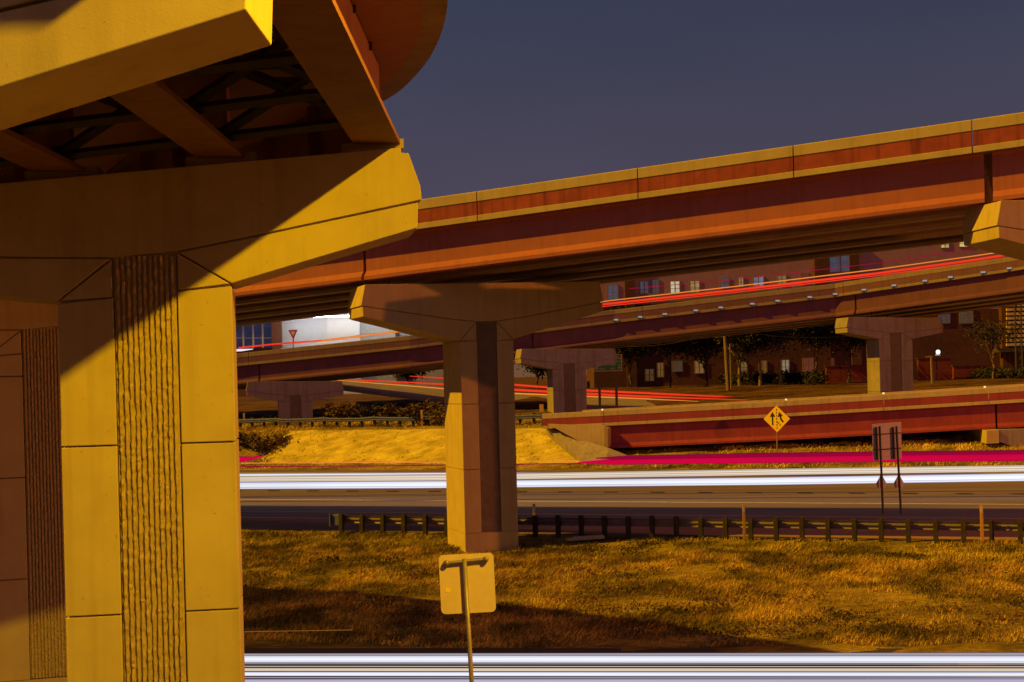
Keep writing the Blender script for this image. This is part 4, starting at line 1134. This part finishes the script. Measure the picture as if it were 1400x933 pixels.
# low red walls, lamp, in front of the building
def low_wall(label, x0, y0, x1, y1, Y):
    A, B = P(x0, y1, Y), P(x1, y0, Y)
    zg = gz((A.x + B.x) / 2, Y) - .3
    mb = MB().box(((A.x + B.x) / 2, Y + .25, (zg + B.z) / 2), (B.x - A.x, .5, B.z - zg))
    r = thing('brick_wall', Vector(((A.x + B.x) / 2, Y, zg)), label, 'wall')
    mb.build('wall', 'brick_red', r)
    MB().box(((A.x + B.x) / 2, Y + .25, B.z + .06), (B.x - A.x + .2, .62, .12)).build('coping', 'brick', r)
low_wall('low red brick wall left of the tallest grey pier', 1130, 500, 1200, 524, 156)
low_wall('low red brick wall right of the tallest grey pier, under the lit lamp', 1256, 490, 1300, 522, 158)
low_wall('broad low red wall between lamp and slim bare tree', 1304, 500, 1350, 522, 159)
lb = Vector((P(1281, 520, 156).x, 156, gz(P(1281, 520, 156).x, 156)))
lamp = thing('lamp_post', lb, 'small lit white lamp on a thin post before the brick wall', 'lamp')
lt = P(1282, 484, 156)
MB().tube([lb, Vector((lb.x, lb.y, lt.z - .15))], .06, 6).build('post', 'steel_dark', lamp)
MB().prism([P(1279, 486.5, 155.9), P(1286, 486.5, 155.9), P(1284.5, 483, 155.9), P(1280.5, 483, 155.9)], Vector((0, .3, 0))).build('lamp_base', 'sign_white', lamp)
MB().sphere(P(1282.5, 481.5, 155.8), .25).build('bulb', glow('lamp_glow', (.85, .9, 1), 1.6), lamp)
sb = hit(1275, 524, y0=130)
sp_ = thing('wood_post', sb, 'tan post with a short arm beside the lit lamp', 'post')
mb = MB(); tp = P(1273, 488, sb.y)
mb.tube([sb - Vector((0, 0, .3)), tp], [.16, .12], 7); mb.tube([tp + Vector((-.5, 0, -.02)), tp + Vector((.1, 0, 0))], .08, 6)
mb.build('post', 'bark_pale', sp_)

# ------------------------------------------------------------------ white storefront on the left
WY = 176.0
wb = thing('store_building', Vector((P(430, 520, WY).x, WY, 6)), 'floodlit white storefront with blue gridded windows behind the ramp', 'building')
zg = 5.0
wallbox(384, 426, 452, 500, WY, 10, zg).build('wall', 'white_wall', wb)
wallbox(448, 424, 491, 500, WY - .5, 10, zg).build('wall', 'white_wall', wb)
wallbox(384, 470, 640, 478, WY - .7, .3).build('base_band', 'white_wall', wb)
wallbox(491, 424, 640, 500, WY - .2, 10, zg).build('block_wall', 'grey_brick', wb)
wallbox(372.5, 424, 384, 500, WY - .6, 1.2, zg).build('pillar', 'brown_pillar', wb)
wallbox(240, 424, 372, 500, WY + .6, 9, zg).build('back_wall', 'brown_pillar', wb)
wallbox(240, 396, 640, 424, WY - .8, 12).build('roof_fascia', 'white_wall', wb)
wallbox(240, 446, 372.5, 449.5, WY - .3, .3).build('transom', 'white_wall', wb)
wg = glow('blue_window', (.10, .13, .32), .16, .4, .8)
xw = [262, 276, 290, 304, 318, 332, 345.5, 358.5, 371]
for i in range(len(xw) - 1):
    f_ = MB()
    for (a0, b0, a1, b1) in ((xw[i], 430, xw[i] + .9, 476), (xw[i] + .9, 462, xw[i + 1], 462.9), (xw[i] + .9, 430, xw[i + 1], 430.8)):
        A, B = P(a0, b1, WY - .05), P(a1, b0, WY - .05)
        f_.box((A + B) / 2, (B.x - A.x, .2, B.z - A.z))
    wo = f_.build('window', 'white_wall', wb)
    A, B = P(xw[i] + .5, 476, WY + .1), P(xw[i + 1], 430, WY + .1)
    MB().box((A + B) / 2, (B.x - A.x, .08, B.z - A.z)).build('pane', wg, wo)
wallbox(541.5, 428, 545, 500, WY - .5, .3, zg).build('downpipe', 'steel_dark', wb)
# fluorescent wall-wash strip under the eave (the bright line seen over the wall)
A, B = P(388, 436, WY - 2.4), P(560, 436, WY - 2.4)
MB().box((A + B) / 2 + Vector((0, 0, .3)), (B.x - A.x, .25, .12)).build('eave_light', glow('eave_tube', (.86, .92, 1.0), 26), wb)

# ------------------------------------------------------------------ trees, shrubs, poles
def limb(mb, p, dirv, L, r, depth, tips, rnd, kids_=3, droop=0.0):
    n = 4; pts = [p.copy()]; rs = [r]; dcur = dirv.normalized()
    for i in range(n):
        dcur = (dcur + Vector((rnd.uniform(-.16, .16), rnd.uniform(-.16, .16), rnd.uniform(-.05, .14) - droop))).normalized()
        pts.append(pts[-1] + dcur * (L / n)); rs.append(r * (1 - .55 * (i + 1) / n))
    mb.tube(pts, rs, 6 if depth > 1 else 4)
    tips += pts[2:]
    if depth > 0:
        for k in range(kids_):
            a = rnd.uniform(0, 6.28); t = rnd.choice(pts[2:])
            nd = (dcur * .7 + Vector((math.cos(a), math.sin(a), rnd.uniform(.0, .5)))).normalized()
            limb(mb, t, nd, L * rnd.uniform(.55, .75), r * .45, depth - 1, tips, rnd, kids_, droop)

def leaf_cloud(tips, n, size, spread, rnd, zmin):
    v, f = [], []
    for i in range(n):
        c = rnd.choice(tips) + Vector((rnd.gauss(0, spread), rnd.gauss(0, spread), rnd.gauss(0, spread * .8)))
        if c.z < zmin: continue
        u = Vector((rnd.gauss(0, 1), rnd.gauss(0, 1), rnd.gauss(0, 1))).normalized(); w = u.orthogonal().normalized()
        s = size * rnd.uniform(.5, 1.3); o = len(v)
        v += [c + u * s, c + w * s * .5, c - u * s, c - w * s * .5]; f.append((o, o + 1, o + 2, o + 3))
    return MB().add(v, f)

def tree(name, label, px, py, top, leaves, bark, seed, y=None, spread=.55, group=None, leaf='leaf_dark', trunk_r=.17):
    rnd = random.Random(seed)
    b = hit(px, py, y0=112) if y is None else Vector((P(px, py, y).x, y, gz(P(px, py, y).x, y)))
    h = (py - top) / F * b.y
    root = thing(name, b, label, 'tree', group)
    mb = MB(); tips = []
    th = h * rnd.uniform(.34, .46)
    pts = [b - Vector((0, 0, .3))]
    for i in range(1, 5): pts.append(b + Vector((rnd.uniform(-.14, .14), rnd.uniform(-.1, .1), th * i / 4)))
    mb.tube(pts, [trunk_r * 1.25, trunk_r, trunk_r * .9, trunk_r * .8, trunk_r * .7], 8)
    for k in range(5):
        a = k * 1.26 + rnd.uniform(-.3, .3)
        limb(mb, pts[-1 - (k % 2)], Vector((math.cos(a) * .55, math.sin(a) * .55, rnd.uniform(.7, 1.2))), h * rnd.uniform(.34, .5), trunk_r * .55, 2, tips, rnd)
    mb.build('trunk', bark, root)
    if leaves: leaf_cloud(tips, int(leaves * 2.4), .21, spread, rnd, b.z + th * .7).build('crown', leaf, root)
    return root
TG = 'trees before the brick building'
tree('leafy_tree', 'dark leafy tree right of the direction sign, before the building corner', 862, 527, 436, 2600, 'bark', 1, 150)
tree('leafy_tree', 'dark broad leafy tree shading the orange windows', 916, 527, 440, 2600, 'bark', 2, 152)
tree('leafy_tree', 'dark leafy tree just left of the utility pole', 966, 527, 438, 2400, 'bark', 3, 154)
tree('bare_tree', 'pale-trunked tree first to the right of the utility pole', 1012, 529, 440, 900, 'bark_pale', 4, 146)
tree('bare_tree', 'pale-trunked tree second to the right of the utility pole', 1039, 529, 438, 900, 'bark_pale', 5, 147)
tree('bare_tree', 'pale-trunked tree third right of the utility pole, by a greenish window', 1066, 529, 436, 1100, 'bark_pale', 6, 146)
tree('leafy_tree', 'densest dark tree between greenish window and tallest grey pier', 1118, 527, 416, 3600, 'bark', 7, 152, spread=.75)
tree('leafy_tree', 'dark tree half behind the cap of the tallest grey pier', 1160, 526, 425, 2600, 'bark', 8, 154)
tree('bare_tree', 'slim bare tree with pale trunk near the right edge', 1358, 518, 440, 260, 'bark_pale', 9, 152, trunk_r=.12)
tree('leafy_tree', 'dark tree behind the rear road, left of the middle grey pier', 735, 526, 470, 2200, 'bark', 10, 152)
tree('leafy_tree', 'dark tree seen low between the two pier groups, near the rear road bend', 655, 522, 470, 2000, 'bark', 13, 156)
tree('leafy_tree', 'dark tree under the ramp left of the dark-stripped pier', 560, 516, 462, 1800, 'bark', 14, 158)
tree('bare_tree', 'wiry bare shrub tree left behind the yield sign', 396, 476, 434, 0, 'bark', 11, 150, trunk_r=.08)
tree('bare_tree', 'wiry bare shrub tree right of the yield sign', 425, 476, 444, 0, 'bark', 12, 150, trunk_r=.07)

def bush(name, label, x0, x1, py, top, n, seed, mat, y0=100, size=.22):
    rnd = random.Random(seed)
    a_, b_ = hit(x0, py, y0=y0), hit(x1, py, y0=y0)
    h = (py - top) / F * a_.y
    c = (a_ + b_) / 2
    root = thing(name, c, label, 'shrub')
    tips, mb = [], MB()
    k = max(4, int((b_ - a_).length / .5))
    for i in range(k):
        p = a_.lerp(b_, (i + rnd.random()) / k); p.y += rnd.uniform(-.6, .9); p.z = gz(p.x, p.y)
        hh = h * rnd.uniform(.5, 1.0)
        for j in range(4):
            q = p + Vector((rnd.gauss(0, .35), rnd.gauss(0, .3), hh * rnd.uniform(.5, 1)))
            mb.tube([p, p.lerp(q, .5) + Vector((rnd.gauss(0, .06), 0, .05)), q], [.03, .022, .01], 4); tips += [q, p.lerp(q, .6)]
    mb.build('stem', 'bark', root)
    leaf_cloud(tips, n, size, .22, rnd, -9).build('foliage', mat, root)
bush('shrub', 'long dark brush bank behind the far guard rail', 450, 604, 573, 555, 9000, 21, 'leaf_dry', size=.15)
bush('shrub', 'pale dry bush before the dark brush, right of the squat pier', 572, 606, 582, 556, 700, 22, 'leaf_dry', y0=98, size=.15)
bush('shrub', 'dark scrub patch at the left foot of the yellow embankment', 300, 385, 611, 602, 3200, 23, 'leaf_dry', y0=97, size=.14)
bush('hedge', 'dark clipped hedge along the foot of the brick building', 866, 1130, 527, 513, 11000, 24, 'leaf_dark', y0=140, size=.18)
bush('hedge', 'dark hedge right of the tallest grey pier by the entrance', 1330, 1440, 518, 504, 5000, 25, 'leaf_dark', y0=140, size=.18)

up_b = hit(996, 534, y0=120)
ut = thing('utility_pole', up_b, 'tall thin wooden utility pole among the dark trees', 'pole')
MB().tube([up_b - Vector((0, 0, .4)), P(990, 446, up_b.y)], [.22, .15], 8).build('pole', 'bark_pale', ut)
tpx = P(991, 450, up_b.y)
MB().box(tpx, (2.2, .12, .12)).build('cross_arm', 'bark', ut)
ub2 = hit(1000, 533, y0=120)
single(MB().tube([ub2 - Vector((0, 0, .3)), P(998, 470, ub2.y)], [.11, .07], 7), 'utility_pole', 'bark_pale', 'shorter thin pole right beside the tall utility pole', 'pole')
wr = MB()
for k, (x1, y1, x2, y2) in enumerate(((800, 468, 991, 450), (991, 450, 1240, 447))):
    A, B = P(x1, y1, up_b.y + (4 if k == 0 else 0)), P(x2, y2, up_b.y + (0 if k == 0 else 6))
    wr.tube([A.lerp(B, t / 8) - Vector((0, 0, 1.0 * (1 - (2 * t / 8 - 1) ** 2))) for t in range(9)], .02, 4)
single(wr, 'overhead_wire', 'steel_dark', 'thin sagging overhead wire strung from the utility pole', 'wire')

# ------------------------------------------------------------------ light: sodium lamps of the interchange, dusk sky
LDIR = Vector((-.97, -.15, 0)).normalized()
ELEV = math.radians(38)
dirv = Vector((LDIR.x * math.cos(ELEV), LDIR.y * math.cos(ELEV), math.sin(ELEV)))
sun = bpy.data.lights.new('sun', 'SUN'); sun.energy = 4.6; sun.angle = math.radians(.6); sun.color = (1.0, .52, .0)
so = bpy.data.objects.new('sun', sun); COL.objects.link(so)
so.rotation_euler = (-dirv).to_track_quat('-Z', 'Y').to_euler()

mast_p = Vector((9.5, 3.6, 0.0))
mast = thing('street_lamp', Vector((mast_p.x, mast_p.y, .3)), 'tall sodium street lamp behind the viewer, out of the picture', 'street lamp')
MB().tube([(9.5, 3.6, 0), (9.5, 3.6, 9), (9.5, 3.6, 17.9)], [.28, .2, .12], 12).build('pole', 'steel', mast, smooth=True)
MB().tube([(9.5, 3.6, 17.3), (8.9, 4.6, 17.9), (8.1, 5.8, 18.0)], .06, 8).build('arm', 'steel', mast)
MB().box((8, 6, 18.0), (.5, .5, .16)).build('lamp_head', 'lamp_housing', mast)
li = bpy.data.lights.new('sodium_lamp', 'SPOT'); li.energy = 27000; li.color = (1.0, .57, .0); li.spot_size = math.radians(104); li.spot_blend = 1.0; li.shadow_soft_size = .18
lo = bpy.data.objects.new('sodium_lamp', li); COL.objects.link(lo); lo.parent = mast; lo.location = Vector((8, 6, 17.65)) - mast.location
lo.rotation_euler = (Vector((-6.5, 11.6, 8.5)) - Vector((8, 6, 17.65))).to_track_quat('-Z', 'Y').to_euler()
mast2 = thing('street_lamp', Vector((61, 26, .3)), 'distant reddish street lamp far to the right, out of the picture', 'street lamp')
MB().tube([(61, 26, 0), (61, 26, 9), (61, 26, 17.8)], [.28, .2, .12], 12).build('pole', 'steel', mast2, smooth=True)
MB().tube([(61, 26, 17.2), (60.4, 26.4, 17.8), (59.6, 26.8, 17.9)], .06, 8).build('arm', 'steel', mast2)
MB().box((59.5, 26.9, 17.95), (.5, .5, .16)).build('lamp_head', 'lamp_housing', mast2)
l2 = bpy.data.lights.new('amber_lamp', 'POINT'); l2.energy = 60000; l2.color = (1.0, .26, .05); l2.shadow_soft_size = .2
l2o = bpy.data.objects.new('amber_lamp', l2); COL.objects.link(l2o); l2o.parent = mast2; l2o.location = Vector((59.5, 26.9, 17.6)) - mast2.location

w = bpy.data.worlds.new('World'); sc.world = w; w.use_nodes = True
nt = w.node_tree; N, L = nt.nodes, nt.links
bg = N['Background']
sky = N.new('ShaderNodeTexSky'); sky.sky_type = 'NISHITA'; sky.sun_disc = False
sky.sun_elevation = math.radians(-3.0); sky.sun_rotation = math.atan2(-dirv.x, dirv.y); sky.altitude = 200
tc = N.new('ShaderNodeTexCoord'); sx = N.new('ShaderNodeSeparateXYZ'); L.new(tc.outputs['Generated'], sx.inputs[0])
rz = N.new('ShaderNodeValToRGB')
E = rz.color_ramp.elements
E[0].position = 0.0; E[0].color = (.16, .075, .035, 1)  # warm horizon band added as fill for upright faces
E[1].position = .06; E[1].color = (.10, .065, .062, 1)
for p_, c_ in ((.125, (.066, .057, .088)), (.27, (.037, .045, .084)), (.7, (.020, .024, .050))):
    e = E.new(p_); e.color = (*c_, 1)
L.new(sx.outputs['Z'], rz.inputs[0])
# warm glow added to the sky behind the viewer, fills shaded fronts
mr = N.new('ShaderNodeMapRange'); mr.inputs['From Min'].default_value = .1; mr.inputs['From Max'].default_value = -.9
L.new(sx.outputs['Y'], mr.inputs['Value'])
gl = N.new('ShaderNodeMix'); gl.data_type = 'RGBA'; gl.blend_type = 'ADD'; gl.inputs['B'].default_value = (.085, .026, .034, 1)
L.new(mr.outputs[0], gl.inputs['Factor']); L.new(rz.outputs[0], gl.inputs['A'])
ad = N.new('ShaderNodeMix'); ad.data_type = 'RGBA'; ad.blend_type = 'ADD'; ad.inputs['Factor'].default_value = .02
L.new(gl.outputs['Result'], ad.inputs['A']); L.new(sky.outputs[0], ad.inputs['B'])
cn = N.new('ShaderNodeTexNoise'); cn.inputs['Scale'].default_value = 3.2; cn.inputs['Detail'].default_value = 5
cm = N.new('ShaderNodeMapping'); cm.inputs['Scale'].default_value = (1, 1, 3.5); L.new(tc.outputs['Generated'], cm.inputs['Vector']); L.new(cm.outputs[0], cn.inputs['Vector'])
cr_ = N.new('ShaderNodeMapRange'); cr_.inputs['From Min'].default_value = .3; cr_.inputs['From Max'].default_value = .7; cr_.inputs['To Min'].default_value = .93; cr_.inputs['To Max'].default_value = 1.08
L.new(cn.outputs['Fac'], cr_.inputs['Value'])
cs = N.new('ShaderNodeVectorMath'); cs.operation = 'SCALE'; L.new(ad.outputs['Result'], cs.inputs[0]); L.new(cr_.outputs[0], cs.inputs['Scale'])
L.new(cs.outputs[0], bg.inputs['Color']); bg.inputs['Strength'].default_value = 1.0

# ------------------------------------------------------------------ camera
cam = bpy.data.cameras.new('camera'); co = bpy.data.objects.new('camera', cam); COL.objects.link(co)
cam.sensor_width = 36; cam.lens = F * 36 / 1400; cam.shift_y = (HY - 466.5) / 1400; cam.clip_end = 5000; cam.clip_start = .1
co.matrix_world = Matrix(((cr, sr, 0, 0), (0, 0, -1, 0), (-sr, cr, 0, ZC), (0, 0, 0, 1)))
sc.camera = co
sc.view_settings.view_transform = 'Standard'; sc.view_settings.look = 'None'; sc.view_settings.gamma = 1; sc.view_settings.exposure = 0
sc.cycles.max_bounces = 6; sc.cycles.use_denoising = True
sc.cycles.sample_clamp_indirect = 4
